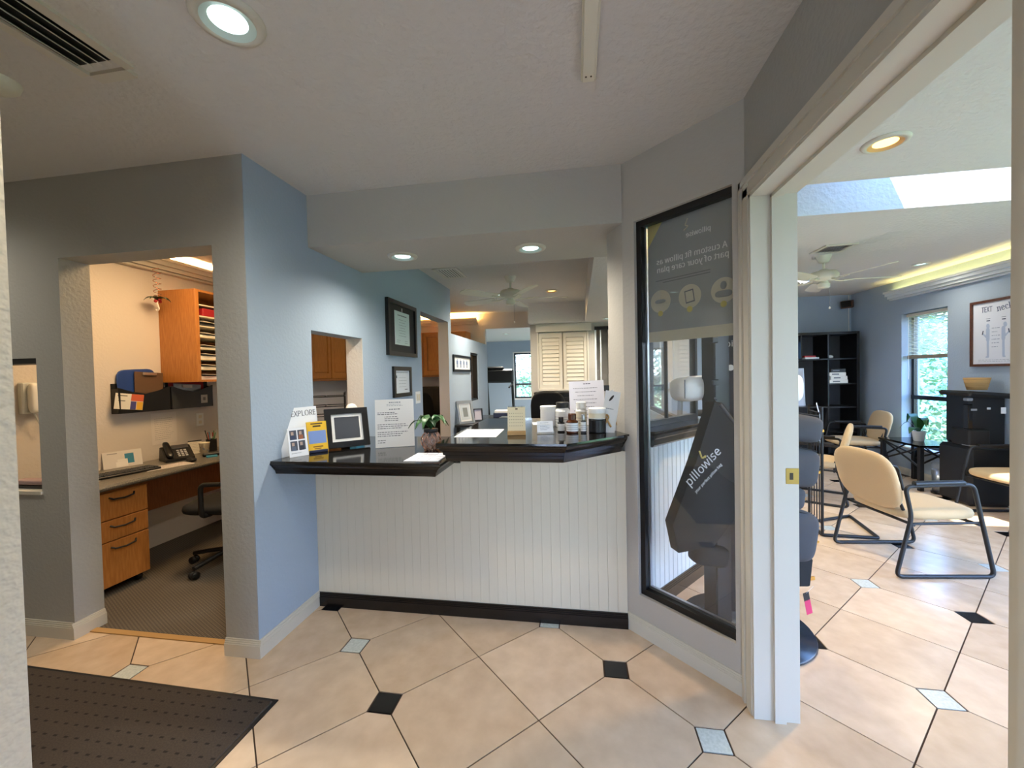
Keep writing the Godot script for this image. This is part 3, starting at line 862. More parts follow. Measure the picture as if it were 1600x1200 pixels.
# counter edge moulding along a path, profile pushed outwards (to the right hand of travel)
func moulding(parent: Node, n: String, path: Array, y: float, h: float, m: Material) -> void:
	var prof := [Vector2(0.0, 0.0), Vector2(0.012, 0.0), Vector2(0.016, h * 0.18), Vector2(0.018, h * 0.34), Vector2(0.026, h * 0.38), Vector2(0.028, h * 0.55), Vector2(0.036, h * 0.60), Vector2(0.042, h * 0.74), Vector2(0.050, h * 0.78), Vector2(0.054, h * 0.9), Vector2(0.050, h), Vector2(0.0, h)]
	var st := new_st()
	var offs := []
	for k in path.size():
		var p: Vector2 = path[k]
		var d0: Vector2 = (p - path[k - 1]).normalized() if k > 0 else (path[1] - p).normalized()
		var d1: Vector2 = (path[k + 1] - p).normalized() if k < path.size() - 1 else d0
		var n0 := Vector2(-d0.y, d0.x)
		var n1 := Vector2(-d1.y, d1.x)
		var nn := (n0 + n1).normalized()
		offs.append(nn / maxf(0.3, nn.dot(n0)))
	for k in path.size() - 1:
		for i in prof.size() - 1:
			var a: Vector2 = prof[i]
			var b: Vector2 = prof[i + 1]
			var p0: Vector2 = path[k] + offs[k] * a.x
			var p1: Vector2 = path[k + 1] + offs[k + 1] * a.x
			var q0: Vector2 = path[k] + offs[k] * b.x
			var q1: Vector2 = path[k + 1] + offs[k + 1] * b.x
			quad(st, V(p1.x, y + a.y, p1.y), V(q1.x, y + b.y, q1.y), V(q0.x, y + b.y, q0.y), V(p0.x, y + a.y, p0.y))
	for e in [0, path.size() - 1]:
		for i in range(1, prof.size() - 1):
			var o0: Vector2 = path[e] + offs[e] * prof[0].x
			var o1: Vector2 = path[e] + offs[e] * prof[i].x
			var o2: Vector2 = path[e] + offs[e] * prof[i + 1].x
			st.add_vertex(V(o0.x, y + prof[0].y, o0.y)); st.add_vertex(V(o1.x, y + prof[i].y, o1.y)); st.add_vertex(V(o2.x, y + prof[i + 1].y, o2.y))
	put(parent, n, done(st), m)

func reception() -> void:
	# desk front
	var d := thing("reception_desk", "cream beadboard reception desk front with black base under black counters", "desk", V(-1.57, 0, -2.213))
	for k in 36:
		var x0 := 1.81 * k / 36
		var x1 := 1.81 * (k + 1) / 36
		var h := 0.87 if x1 < 0.91 else 0.945
		put(d, "board", bev_box(V(x1 - x0 - 0.0004, h - 0.02, 0.014), 0.0009), M["bead_cream"], V((x0 + x1) / 2, (h + 0.02) / 2, -0.007))
	put(d, "body", boxes_mesh([[V(0, 0.0, -0.10), V(0.90, 0.87, -0.012)], [V(0.90, 0.0, -0.10), V(1.81, 0.944, -0.012)]]), M["bead_cream"])
	put(d, "base_moulding", board_mesh(1.81, 0.078, 0.020), M["moulding_black"])
	var lc := thing("counter_top", "lower black counter top holding brochures, photo frame and letter", "counter")
	prism(lc, "slab", [Vector2(-1.57, -2.70), Vector2(-1.57, -1.856), Vector2(-0.662, -1.856), Vector2(-0.662, -2.70)], 0.934, 0.945, M["counter_black"])
	prism(lc, "core", [Vector2(-1.57, -2.68), Vector2(-1.57, -1.906), Vector2(-0.712, -1.906), Vector2(-0.712, -2.68)], 0.874, 0.934, M["moulding_black"])
	moulding(lc, "edge_moulding", [Vector2(-1.57, -1.905), Vector2(-0.71, -1.905), Vector2(-0.71, -2.22)], 0.872, 0.065, M["moulding_black"])
	var uc := thing("counter_top", "raised black counter top with angled corner holding supplement bottles and calendar", "counter")
	prism(uc, "slab", [Vector2(-0.682, -2.98), Vector2(-0.682, -1.868), Vector2(-0.058, -1.868), Vector2(0.258, -2.184), Vector2(0.236, -2.226), Vector2(0.172, -2.392), Vector2(0.165, -2.98)], 1.030, 1.04, M["counter_black"])
	prism(uc, "core", [Vector2(-0.63, -2.96), Vector2(-0.63, -1.922), Vector2(-0.08, -1.922), Vector2(0.21, -2.212), Vector2(0.165, -2.40), Vector2(0.16, -2.96)], 0.946, 1.030, M["moulding_black"])
	moulding(uc, "edge_moulding", [Vector2(-0.63, -2.9), Vector2(-0.63, -1.92), Vector2(-0.08, -1.92), Vector2(0.21, -2.21)], 0.946, 0.088, M["moulding_black"])
	var ic := thing("counter_top", "black ledge on the waiting room side seen through the glass panel", "counter", V(0.32, 0, -2.30))
	ic.rotation.y = atan2(0.60, 0.50)
	box(ic, "slab", V(0.40, 1.035, -0.06), V(0.76, 0.010, 0.30), M["counter_black"], 0.002)
	box(ic, "edge_moulding", V(0.40, 0.99, -0.04), V(0.74, 0.078, 0.22), M["moulding_black"], 0.012)
	box(ic, "edge_moulding", V(0.40, 1.01, -0.05), V(0.75, 0.03, 0.27), M["moulding_black"], 0.008)

	# ---- things on the lower counter
	var lo := 0.9452
	var grey := rgb8(120, 124, 130)
	var t := thing("brochure_holder", "white folder printed EXPLORE leaning on the blue wall", "brochure", V(-1.54, lo, -2.06), 76)
	var page := sheet(t, "folder", 0.25, 0.26, 0.006, printed("explore_print", 250, 260, rgb8(226, 230, 236), [[0.62, 0.55, 0.14, 0.18, rgb8(130, 140, 148)], [0.60, 0.74, 0.2, 0.01, grey]]), M["paper"], V(0, 0, 0), V(-7, 0, 0))
	lettering(page, "lettering", "EXPLORE", 0.030, M["ink_soft"], V(0.035, 0.225, 0.0065))
	lathe(page, "logo_ring", V(-0.075, 0.222, 0.0065), [Vector2(0.013, 0), Vector2(0.013, 0.001), Vector2(0.017, 0.001), Vector2(0.017, 0)], M["ink_light"], 20, V(90, 0, 0))
	t = thing("photo_card", "small white card with four dark photos beside the yellow card", "card", V(-1.50, lo, -1.985), 60)
	var ops := []
	for a in [[0.10, 0.08, 0], [0.52, 0.08, 1], [0.10, 0.46, 2], [0.52, 0.46, 3]]:
		ops.append([a[0], a[1], 0.36, 0.33, rgb8(72, 76, 88)])
		ops.append([a[0] + 0.08, a[1] + 0.05, 0.14, 0.12, rgb8(176, 150, 136)])
		ops.append([a[0] + 0.05, a[1] + 0.18, 0.24, 0.15, [rgb8(50, 60, 90), rgb8(150, 90, 60), rgb8(90, 100, 120), rgb8(40, 44, 60)][a[2]]])
	ops += rows(0.12, 0.87, 0.6, 1, 0.1, 0.02, grey, 3)
	sheet(t, "card", 0.10, 0.155, 0.003, printed("photo_card_print", 120, 180, rgb8(232, 234, 238), ops), M["paper"], Vector3.ZERO, V(-10, 0, 0))
	t = thing("comic_card", "yellow stand-up card with a plain blue middle panel", "card", V(-1.47, lo, -2.105), 50)
	ops = [[0.05, 0.30, 0.9, 0.42, rgb8(120, 146, 200)], [0.2, 0.05, 0.6, 0.04, rgb8(60, 40, 10)], [0.3, 0.13, 0.4, 0.05, rgb8(50, 36, 10)], [0.25, 0.80, 0.5, 0.04, rgb8(130, 90, 20)], [0.3, 0.87, 0.35, 0.03, rgb8(130, 90, 20)]]
	sheet(t, "card", 0.105, 0.175, 0.012, printed("yellow_card_print", 110, 180, rgb8(230, 184, 40), ops), M["yellow"], Vector3.ZERO, V(-12, 0, 0))
	box(t, "foot", V(0, 0.008, -0.02), V(0.10, 0.016, 0.07), M["navy"], 0.003)
	t = framed("framed_photo", "black photo frame with white inner border leaning back on the lower counter", "photo", 0.245, 0.235, 0.034, M["black_frame"], printed("dark_photo", 64, 64, rgb8(58, 62, 70), []), V(-1.36, lo + 0.007, -2.235), V(-17, 42, 0), 0.018, M["white"], 0.018)
	box(t, "easel_leg", V(0, 0.10, -0.05), V(0.05, 0.19, 0.004), M["black"], 0.001, V(34, 0, 0))
	t = thing("letter_sign", "printed notice letter standing in a clear holder on the lower counter", "sign", V(-1.085, lo, -2.28), 24)
	ops = rows(0.36, 0.055, 0.30, 1, 0.03, 0.022, rgb8(120, 122, 130), 11, 0.0) + rows(0.30, 0.10, 0.42, 2, 0.028, 0.012, rgb8(150, 150, 156), 12, 0.1) + rows(0.36, 0.20, 0.28, 1, 0.03, 0.018, rgb8(70, 70, 76), 13, 0.0)
	ops += rows(0.06, 0.27, 0.88, 2, 0.035, 0.015, rgb8(80, 80, 86), 14, 0.5) + rows(0.24, 0.36, 0.4, 3, 0.04, 0.015, rgb8(80, 80, 86), 15, 0.4) + rows(0.06, 0.52, 0.85, 3, 0.04, 0.015, rgb8(80, 80, 86), 16, 0.3) + rows(0.06, 0.68, 0.85, 3, 0.04, 0.015, rgb8(80, 80, 86), 17, 0.4) + rows(0.06, 0.85, 0.25, 2, 0.045, 0.015, rgb8(80, 80, 86), 18)
	sheet(t, "letter", 0.225, 0.285, 0.002, printed("letter_print", 400, 520, rgb8(222, 219, 214), ops), M["paper"], V(0, 0.002, 0), V(-8, 0, 0))
	box(t, "clear_foot", V(0, 0.002, -0.04), V(0.225, 0.003, 0.09), M["clear_plastic"], 0.0)
	# vase and plant
	t = thing("vase_plant", "rose gold wire globe vase with a small leafy plant", "plant", V(-0.83, lo, -2.20))
	t.scale = Vector3.ONE * 1.18
	var st := new_st()
	for k in 9:
		var a := TAU * k / 9.0
		for sgn in [-1.0, 1.0]:
			var pts := []
			for i in 9:
				var ph := -1.15 + 2.2 * i / 8.0
				var aa: float = a + sgn * i * 0.16
				pts.append(V(cos(aa) * cos(ph) * 0.048, 0.047 + sin(ph) * 0.05, sin(aa) * cos(ph) * 0.048))
			tube_into(st, pts, 0.0022, 5)
	put(t, "wire_globe", done(st), M["rose_gold"])
	lathe(t, "glass_bulb", Vector3.ZERO, [Vector2(0, 0.004), Vector2(0.022, 0.004), Vector2(0.040, 0.035), Vector2(0.038, 0.065), Vector2(0.018, 0.09), Vector2(0.018, 0.10)], M["clear_plastic"], 20)
	lathe(t, "pot_rim", V(0, 0.085, 0), [Vector2(0.0, 0.0), Vector2(0.03, 0.0), Vector2(0.034, 0.018), Vector2(0.0, 0.016)], M["black"], 20)
	for k in 11:
		leaf(t, V(0, 0.10, 0), TAU * k / 11.0 + 0.2, 0.07 + 0.025 * (k % 3), 0.022, 0.045 - 0.012 * (k % 2), M["leaf"] if k % 3 else M["leaf_dark"])
	t = thing("appointment_pad", "white gridded pad lying near the edge of the lower counter", "pad", V(-0.775, lo, -2.0), 2)
	ops = []
	for k in 5:
		ops.append([0.0, k * 0.25 - 0.012, 1.0, 0.03, rgb8(120, 120, 150)])
		ops.append([k * 0.333 - 0.012, 0, 0.022, 1.0, rgb8(120, 120, 150)])
	sheet(t, "pad", 0.18, 0.21, 0.003, printed("pad_print", 180, 210, rgb8(236, 236, 246), ops), M["paper"], V(0, 0, 0.105), V(-90, 0, 0))

	# ---- things on the raised counter
	var hi := 1.0402
	t = thing("paper_form", "printed paper form lying flat on the raised counter beside the calendar", "paper", V(-0.545, hi, -2.215), 2)
	sheet(t, "form", 0.225, 0.30, 0.001, printed("form_print", 220, 300, rgb8(226, 230, 238), rows(0.1, 0.12, 0.8, 7, 0.11, 0.02, rgb8(150, 156, 170), 5)), M["paper"], V(0, 0, 0.15), V(-90, 0, 0))
	t = thing("desk_calendar", "cream spiral desk calendar on a wooden block", "calendar", V(-0.33, hi, -2.15), 6)
	box(t, "wooden_block", V(0, 0.011, 0), V(0.098, 0.022, 0.045), M["kraft"], 0.002)
	ops = [[0.44, 0.06, 0.14, 0.06, rgb8(110, 90, 70)]]
	for j in 5:
		for i in 7:
			ops.append([0.10 + i * 0.118, 0.26 + j * 0.13, 0.045, 0.03, rgb8(150, 130, 104)])
	sheet(t, "calendar_page", 0.095, 0.128, 0.003, printed("calendar_print", 190, 256, rgb8(230, 212, 172), ops), M["paper_cream"], V(0, 0.022, 0.0), V(-6, 0, 0))
	for k in 12:
		box(t, "spiral_ring", V(-0.041 + k * 0.0075, 0.150, -0.013), V(0.002, 0.010, 0.006), M["ink"], 0.0)
	t = thing("card_holder", "white business cards in a small clear stand on the raised counter", "card holder", V(-0.182, hi, -2.215), 14)
	sheet(t, "card", 0.088, 0.06, 0.006, printed("card_print", 180, 110, rgb8(228, 228, 228), rows(0.2, 0.15, 0.6, 5, 0.16, 0.05, rgb8(110, 112, 118), 8)), M["paper"], V(0, 0.006, 0), V(-22, 0, 0))
	box(t, "clear_tray", V(0, 0.004, 0.006), V(0.094, 0.008, 0.03), M["clear_plastic"], 0.0)
	box(t, "card", V(-0.02, 0.05, -0.032), V(0.09, 0.003, 0.05), M["paper"], 0.0, V(8, 0, 0))
	bottle("supplement_bottle", "small black bottle with white label beside the business cards", V(-0.098, hi, -2.27), 0.020, 0.082, M["black_frame"], M["black"], M["paper"])
	bottle("supplement_bottle", "amber glass bottle with white label on the raised counter", V(-0.036, hi, -2.235), 0.032, 0.105, M["amber"], M["amber"], M["paper"])
	bottle("supplement_bottle", "slim dropper bottle with clear cap and white label", V(0.024, hi, -2.235), 0.015, 0.10, M["dark_grey"], M["silver"], M["paper"])
	t = thing("cream_jar", "black cylindrical canister standing at the counter corner", "jar", V(0.098, hi, -2.25))
	lathe(t, "body", Vector3.ZERO, [Vector2(0, 0), Vector2(0.044, 0), Vector2(0.046, 0.004), Vector2(0.046, 0.070), Vector2(0.044, 0.074), Vector2(0, 0.074)], M["black_frame"], 28)
	t = thing("cream_jar", "wide white jar with white lid stacked on the black canister", "jar", V(0.098, hi + 0.0742, -2.25))
	lathe(t, "body", Vector3.ZERO, [Vector2(0, 0), Vector2(0.043, 0), Vector2(0.045, 0.004), Vector2(0.045, 0.036), Vector2(0, 0.036)], M["white"], 28)
	lathe(t, "label_band", Vector3.ZERO, [Vector2(0.0455, 0.006), Vector2(0.0455, 0.032)], M["paper_cream"], 28)
	lathe(t, "lid", V(0, 0.036, 0), [Vector2(0.0, 0.0), Vector2(0.047, 0.0), Vector2(0.047, 0.020), Vector2(0.043, 0.024), Vector2(0, 0.024)], M["white"], 28)
	bottle("supplement_bottle", "white plastic bottle with brown printed label in front of the notice sheet", V(0.014, hi, -2.42), 0.032, 0.155, M["white"], M["white"], M["paper_cream"], true)
	t = thing("supplement_tub", "white supplement tub with pale lid behind the small bottles", "tub", V(-0.185, hi, -2.52))
	lathe(t, "body", Vector3.ZERO, [Vector2(0, 0), Vector2(0.048, 0), Vector2(0.050, 0.005), Vector2(0.050, 0.105), Vector2(0, 0.105)], M["white"], 28)
	lathe(t, "label_band", Vector3.ZERO, [Vector2(0.0505, 0.012), Vector2(0.0505, 0.09)], M["paper"], 28)
	lathe(t, "lid", V(0, 0.105, 0), [Vector2(0, 0), Vector2(0.052, 0), Vector2(0.052, 0.018), Vector2(0.049, 0.021), Vector2(0, 0.021)], M["white"], 28)
	bottle("supplement_bottle", "white jar with ribbed black cap beside the white tub", V(-0.098, hi, -2.50), 0.045, 0.15, M["white"], M["black"], M["paper"], true)
	t = thing("notice_sheet", "printed notice sheet in an upright stand behind the bottles", "sign", V(0.055, hi, -2.56), -4)
	ops = rows(0.42, 0.06, 0.2, 1, 0.03, 0.02, rgb8(90, 90, 110), 21, 0.0)
	for k in 9:
		ops += rows(0.12 + 0.06 * (k % 3), 0.16 + k * 0.085, 0.74 - 0.12 * (k % 3), 1, 0.03, 0.013, rgb8(110, 112, 130), 30 + k, 0.1)
	sheet(t, "notice", 0.215, 0.275, 0.002, printed("notice_print", 300, 390, rgb8(222, 222, 234), ops), M["paper"], V(0, 0.002, 0), V(-8, 0, 2))
	for k in 2:
		t = thing("leaf_brochure", ["tall white brochure with a feather emblem standing at the counter end", "tall white brochure tucked behind the feather brochure against the wall"][k], "brochure", V(0.148 + 0.045 * k, hi, -2.245 - 0.075 * k), -14 - 12 * k)
		sheet(t, "brochure", 0.080, 0.225, 0.002, printed("leaf_print_%d" % k, 90, 220, rgb8(226, 226, 224), rows(0.2, 0.42, 0.6, 1, 0.05, 0.02, rgb8(120, 124, 128), 40)), M["paper"], Vector3.ZERO, V(-5, 0, -9 + 4 * k))
		var fe := put(t, "feather_emblem", cushion_mesh(0.012, 0.04, 0.001, 1.0, 1.0), M["ink"], V(0.026, 0.185, -0.012), V(-5, 0, -40))
		fe.scale = Vector3(1, 1, 1)
		tube(t, "ribbon_emblem", smooth_path([V(-0.022, 0.02, 0.004), V(0.012, 0.085, -0.001), V(0.0, 0.098, -0.003), V(-0.008, 0.085, -0.001), V(0.024, 0.03, 0.004)], 0.01), 0.005, M["kraft"], 6)

	# ---- on the blue wall
	ops = rows(0.2, 0.10, 0.6, 1, 0.05, 0.03, rgb8(60, 64, 70), 51, 0.0)
	for k in 7:
		ops += rows(0.25 + 0.05 * (k % 2), 0.24 + k * 0.08, 0.5 - 0.1 * (k % 2), 1, 0.03, 0.012, rgb8(130, 140, 140), 60 + k, 0.0)
	ops += rows(0.12, 0.86, 0.25, 2, 0.06, 0.012, rgb8(130, 140, 140), 71) + rows(0.65, 0.86, 0.25, 2, 0.06, 0.012, rgb8(130, 140, 140), 72)
	t = framed("diploma", "large black framed diploma with dark mat high on the blue wall", "diploma", 0.60, 0.48, 0.035, M["black_frame"], printed("diploma_print", 260, 340, rgb8(214, 228, 224), ops), V(-1.569, 1.55, -3.475), V(0, 90, 0), 0.03, M["dark_mat"], 0.0)
	var pic: MeshInstance3D = t.get_node("picture")
	pic.scale = Vector3(0.58, 0.72, 1)
	pic.position = V(0, 0.10, 0.0125)
	put(t, "crest", bev_box(V(0.02, 0.03, 0.003), 0.001), M["silver"], V(0, 0.415, 0.014))
	t = framed("certificate", "small black framed certificate below the diploma", "certificate", 0.37, 0.27, 0.035, M["black_frame"], printed("certificate_print", 260, 180, rgb8(220, 224, 226), [[0.08, 0.22, 0.06, 0.12, rgb8(90, 96, 110)]] + rows(0.1, 0.08, 0.8, 1, 0.1, 0.03, rgb8(140, 144, 150), 81, 0) + rows(0.25, 0.3, 0.55, 4, 0.14, 0.02, rgb8(150, 154, 160), 82) + [[0.65, 0.84, 0.2, 0.03, rgb8(60, 60, 66)]]), V(-1.569, 1.187, -3.455), V(0, 90, 0), 0.022)
	t = thing("light_switch", "white wall switch plate beside the inner doorway", "switch", V(-1.569, 1.16, -3.82), 90)
	box(t, "plate", V(0, 0, 0.003), V(0.115, 0.118, 0.006), M["white"], 0.002)
	for s in [-0.025, 0.025]:
		box(t, "rocker", V(s, 0, 0.008), V(0.032, 0.065, 0.006), M["paper_cream"], 0.002)
	t = framed("framed_picture", "wide black framed print with small blue figures on the half wall", "picture", 0.83, 0.22, 0.03, M["black_frame"], printed("figures_print", 400, 130, rgb8(224, 228, 230), figures()), V(-1.569, 1.42, -5.40), V(0, 90, 0), 0.02)
	t = thing("wall_notice", "small white notice pinned on the glass behind the bag", "notice", V(0.86, 1.26, -4.05), 90)
	sheet(t, "sheet", 0.22, 0.5, 0.001, printed("wall_notice_print", 120, 260, rgb8(206, 214, 220), rows(0.1, 0.05, 0.8, 12, 0.07, 0.03, rgb8(120, 130, 140), 91)), M["paper"])

	# ---- behind the counter
	t = thing("tissue_box", "white tissue standing out of a box in the wall pass-through", "tissue box", V(-1.625, 0.931, -2.735))
	box(t, "box", V(0, 0.065, 0), V(0.115, 0.13, 0.115), M["teal"], 0.004)
	put(t, "tissue", cushion_mesh(0.09, 0.15, 0.05, 0.8, 0.9), M["white"], V(0.0, 0.175, 0.0), V(0, 40, 12))
	t = thing("side_desk", "dark desk top along the blue wall below the certificate", "desk", V(-1.57, 0, -3.36))
	box(t, "desk_top", V(0.30, 0.725, 0.0), V(0.60, 0.03, 1.12), M["black_top"], 0.004)
	box(t, "leg", V(0.56, 0.355, -0.52), V(0.04, 0.71, 0.04), M["black"], 0.003)
	box(t, "leg", V(0.56, 0.355, 0.52), V(0.04, 0.71, 0.04), M["black"], 0.003)
	box(t, "leg", V(0.03, 0.355, -0.52), V(0.04, 0.71, 0.04), M["black"], 0.003)
	box(t, "leg", V(0.03, 0.355, 0.52), V(0.04, 0.71, 0.04), M["black"], 0.003)
	t = thing("side_desk", "dark desk along the half wall holding frames and a printer", "desk", V(-1.56, 0, -5.62))
	box(t, "desk_top", V(0.36, 0.725, 0.0), V(0.72, 0.03, 1.30), M["black_top"], 0.004)
	for s in [[0.66, -0.6], [0.66, 0.6], [0.04, -0.6], [0.04, 0.6]]:
		box(t, "leg", V(s[0], 0.355, s[1]), V(0.04, 0.71, 0.04), M["black"], 0.003)
	framed("framed_photo", "silver photo frame leaning on the dark desk by the half wall", "photo", 0.24, 0.30, 0.03, M["silver"], printed("soft_photo", 60, 80, rgb8(200, 206, 208), [[0.25, 0.2, 0.5, 0.6, rgb8(130, 134, 130)]]), V(-1.44, 0.741, -5.12), V(-14, 48, 0), 0.02, M["white"], 0.02)
	framed("framed_photo", "tiny black photo frame beside the silver frame", "photo", 0.13, 0.17, 0.016, M["black_frame"], printed("small_photo", 40, 60, rgb8(196, 190, 200), []), V(-1.36, 0.741, -5.42), V(-10, 30, 0), 0.015)
	t = thing("binder", "thick navy binder lying flat on the dark desk", "binder", V(-1.08, 0.741, -5.95), 8)
	box(t, "cover", V(0, 0.035, 0), V(0.34, 0.07, 0.26), M["navy"], 0.006)
	t = thing("paper_stack", "stack of white papers on top of the navy binder", "papers", V(-1.07, 0.812, -5.95), 4)
	box(t, "sheets", V(0, 0.016, 0), V(0.31, 0.03, 0.23), M["paper"], 0.002)
	t = thing("magazine", "open magazine lying on the dark desk beside the frames", "magazine", V(-1.12, 0.741, -5.22), 10)
	box(t, "pages", V(0, 0.006, 0), V(0.26, 0.010, 0.2), M["paper"], 0.003)
	t = thing("printer", "black desk printer at the end of the dark desk", "printer", V(-0.80, 0.0, -4.80), 0)
	box(t, "body", V(0, 0.76, 0), V(0.30, 0.20, 0.24), M["black_frame"], 0.02)
	box(t, "paper_tray", V(0, 0.69, 0.13), V(0.22, 0.02, 0.06), M["black"], 0.004)
	box(t, "stand", V(0, 0.33, 0), V(0.26, 0.66, 0.20), M["dark_grey"], 0.006)
	office_chair("black office chair with curved mesh back in front of the shutters", V(-0.33, 0, -5.35), 170.0)
	t = thing("credenza", "black credenza under the white shutters", "cabinet", V(-0.22, 0, -6.26))
	box(t, "body", V(0, 0.53, 0), V(0.86, 1.06, 0.34), M["black_frame"], 0.004)
	box(t, "top", V(0, 1.075, 0.0), V(0.88, 0.03, 0.36), M["black"], 0.003)
	for s in [-0.215, 0.215]:
		var dr := box(t, "door", V(s, 0.52, 0.175), V(0.41, 0.98, 0.014), M["black"], 0.003)
		box(dr, "handle", V(-s * 0.7, 0.1, 0.012), V(0.012, 0.12, 0.012), M["steel"], 0.003)
	# shutters
	var sh := thing("plantation_shutters", "pair of white louvered shutter doors on the far reception wall", "shutters", V(-0.23, 1.13, -6.449))
	for s in [-1, 1]:
		var leaf_ := put(sh, "shutter_panel", boxes_mesh([[V(-0.18, 0, 0), V(-0.135, 0.88, 0.035)], [V(0.135, 0, 0), V(0.18, 0.88, 0.035)], [V(-0.135, 0, 0), V(0.135, 0.06, 0.035)], [V(-0.135, 0.80, 0), V(0.135, 0.88, 0.035)]]), M["trim_white"], V(0.19 * s, 0, 0.0))
		for k in 12:
			put(leaf_, "louver", bev_box(V(0.268, 0.066, 0.008), 0.003), M["trim_white"], V(0, 0.092 + k * 0.0615, 0.02), V(-13, 0, 0))
		put(leaf_, "hinge", bev_box(V(0.012, 0.05, 0.006), 0.0), M["trim_white"], V(0.18 * s, 0.70, 0.036))
	put(sh, "valance", boxes_mesh([[V(-0.41, 0.89, 0.0), V(0.44, 1.01, 0.09)], [V(-0.385, -0.03, 0.0), V(0.385, 0.0, 0.05)], [V(-0.40, 0.0, 0), V(-0.375, 0.89, 0.045)], [V(0.375, 0.0, 0), V(0.40, 0.89, 0.045)]]), M["trim_white"])
	fan("white ceiling fan hanging in the raised ceiling behind the counter", V(-0.722, 2.45, -4.47), 12.0)

func figures() -> Array:
	var o := []
	for k in 4:
		var x := 0.14 + k * 0.2
		o.append([x + 0.03, 0.14, 0.035, 0.12, rgb8(120, 140, 170)])
		o.append([x, 0.27, 0.09, 0.3, rgb8(96, 118, 156)])
		o.append([x + 0.01, 0.57, 0.03, 0.28, rgb8(84, 104, 140)])
		o.append([x + 0.055, 0.57, 0.03, 0.28, rgb8(84, 104, 140)])
	return o

func leaf(parent: Node, at: Vector3, ang: float, l: float, w: float, rise: float, m: Material) -> void:
	var st := SurfaceTool.new()
	st.begin(Mesh.PRIMITIVE_TRIANGLES)
	st.set_smooth_group(0)
	var prev := []
	var n := 6
	for k in n + 1:
		var t := float(k) / n
		var r := l * t
		var y := rise * sin(t * PI * 0.8) * 1.6 - 0.25 * l * t * t
		var hw := w * sin(PI * clampf(0.08 + 0.92 * t, 0, 1)) * 0.9 + 0.001
		var c := V(r, y, 0)
		var row := [c + V(0, 0.004, -hw), c, c + V(0, 0.004, hw)]
		if k > 0:
			quad(st, prev[0], row[0], row[1], prev[1])
			quad(st, prev[1], row[1], row[2], prev[2])
		prev = row
	var o := put(parent, "leaf", done(st), m, at)
	o.rotation.y = ang

func bottle(n: String, label: String, at: Vector3, r: float, h: float, body: Material, cap: Material, lab: Material, wide := false) -> void:
	var t := thing(n, label, "bottle", at)
	var s := h * (0.72 if wide else 0.66)
	var neck := r * (0.78 if wide else 0.62)
	lathe(t, "body", Vector3.ZERO, [Vector2(0, 0), Vector2(r * 0.94, 0), Vector2(r, 0.003), Vector2(r, s - r * 0.3), Vector2(r * 0.92, s - r * 0.1), Vector2(neck, s + r * 0.1), Vector2(neck, s + r * 0.2), Vector2(0, s + r * 0.2)], body, 24)
	lathe(t, "label_band", Vector3.ZERO, [Vector2(r + 0.0006, h * 0.10), Vector2(r + 0.0006, s - r * 0.45)], lab, 24)
	var cs := s + r * 0.15
	lathe(t, "cap", V(0, cs, 0), [Vector2(0, 0), Vector2(neck * 1.12, 0), Vector2(neck * 1.12, h - cs - 0.003), Vector2(neck * 1.02, h - cs), Vector2(0, h - cs)], cap, 24)
	for k in 3:
		lathe(t, "print_line", Vector3.ZERO, [Vector2(r + 0.0009, h * (0.2 + 0.1 * k)), Vector2(r + 0.0009, h * (0.2 + 0.1 * k) + 0.002)], M["ink_soft"], 24)

func fan(label: String, at: Vector3, turn: float) -> void:
	var t := thing("ceiling_fan", label, "ceiling fan", at, turn, "white ceiling fans")
	var m: Material = M["almond"]
	lathe(t, "canopy", Vector3.ZERO, [Vector2(0, -0.07), Vector2(0.03, -0.068), Vector2(0.045, -0.055), Vector2(0.062, -0.012), Vector2(0.066, 0)], m, 28)
	lathe(t, "downrod", V(0, -0.15, 0), [Vector2(0, 0), Vector2(0.011, 0), Vector2(0.011, 0.09), Vector2(0, 0.09)], m, 12)
	lathe(t, "motor", V(0, -0.245, 0), [Vector2(0, 0), Vector2(0.075, 0.0), Vector2(0.095, 0.012), Vector2(0.118, 0.025), Vector2(0.122, 0.06), Vector2(0.105, 0.088), Vector2(0.045, 0.098), Vector2(0.03, 0.115), Vector2(0, 0.115)], m, 32)
	lathe(t, "switch_housing", V(0, -0.315, 0), [Vector2(0, 0), Vector2(0.04, 0.002), Vector2(0.05, 0.012), Vector2(0.05, 0.045), Vector2(0.035, 0.06), Vector2(0.035, 0.07), Vector2(0, 0.07)], m, 24)
	for k in 5:
		var a := TAU * k / 5.0
		var o := MeshInstance3D.new()
		o.name = "blade"
		var poly := PackedVector2Array([Vector2(0.19, -0.05), Vector2(0.24, -0.058), Vector2(0.58, -0.068), Vector2(0.63, -0.05), Vector2(0.645, 0.0), Vector2(0.63, 0.05), Vector2(0.58, 0.068), Vector2(0.24, 0.058), Vector2(0.19, 0.05)])
		o.mesh = poly_mesh(poly, -0.003, 0.003)
		o.material_override = m
		t.add_child(o, true)
		o.position = V(0, -0.235, 0)
		o.basis = Basis(Vector3.UP, a) * Basis(Vector3.RIGHT, deg_to_rad(12))
		var st := new_st()
		tube_into(st, [V(0.08, 0.0, 0), V(0.14, -0.012, 0), V(0.25, -0.006, 0)], 0.012, 8, 0.45)
		tube_into(st, [V(0.17, -0.008, -0.03), V(0.17, -0.008, 0.03)], 0.010, 8, 0.5)
		put(o, "blade_iron", done(st), m)
	tube(t, "pull_chain", [V(0.035, -0.30, 0.03), V(0.035, -0.50, 0.03)], 0.0016, M["steel"], 6)
	lathe(t, "pull_knob", V(0.035, -0.52, 0.03), [Vector2(0, 0), Vector2(0.008, 0.004), Vector2(0.008, 0.016), Vector2(0.003, 0.024), Vector2(0, 0.024)], M["white"], 12)

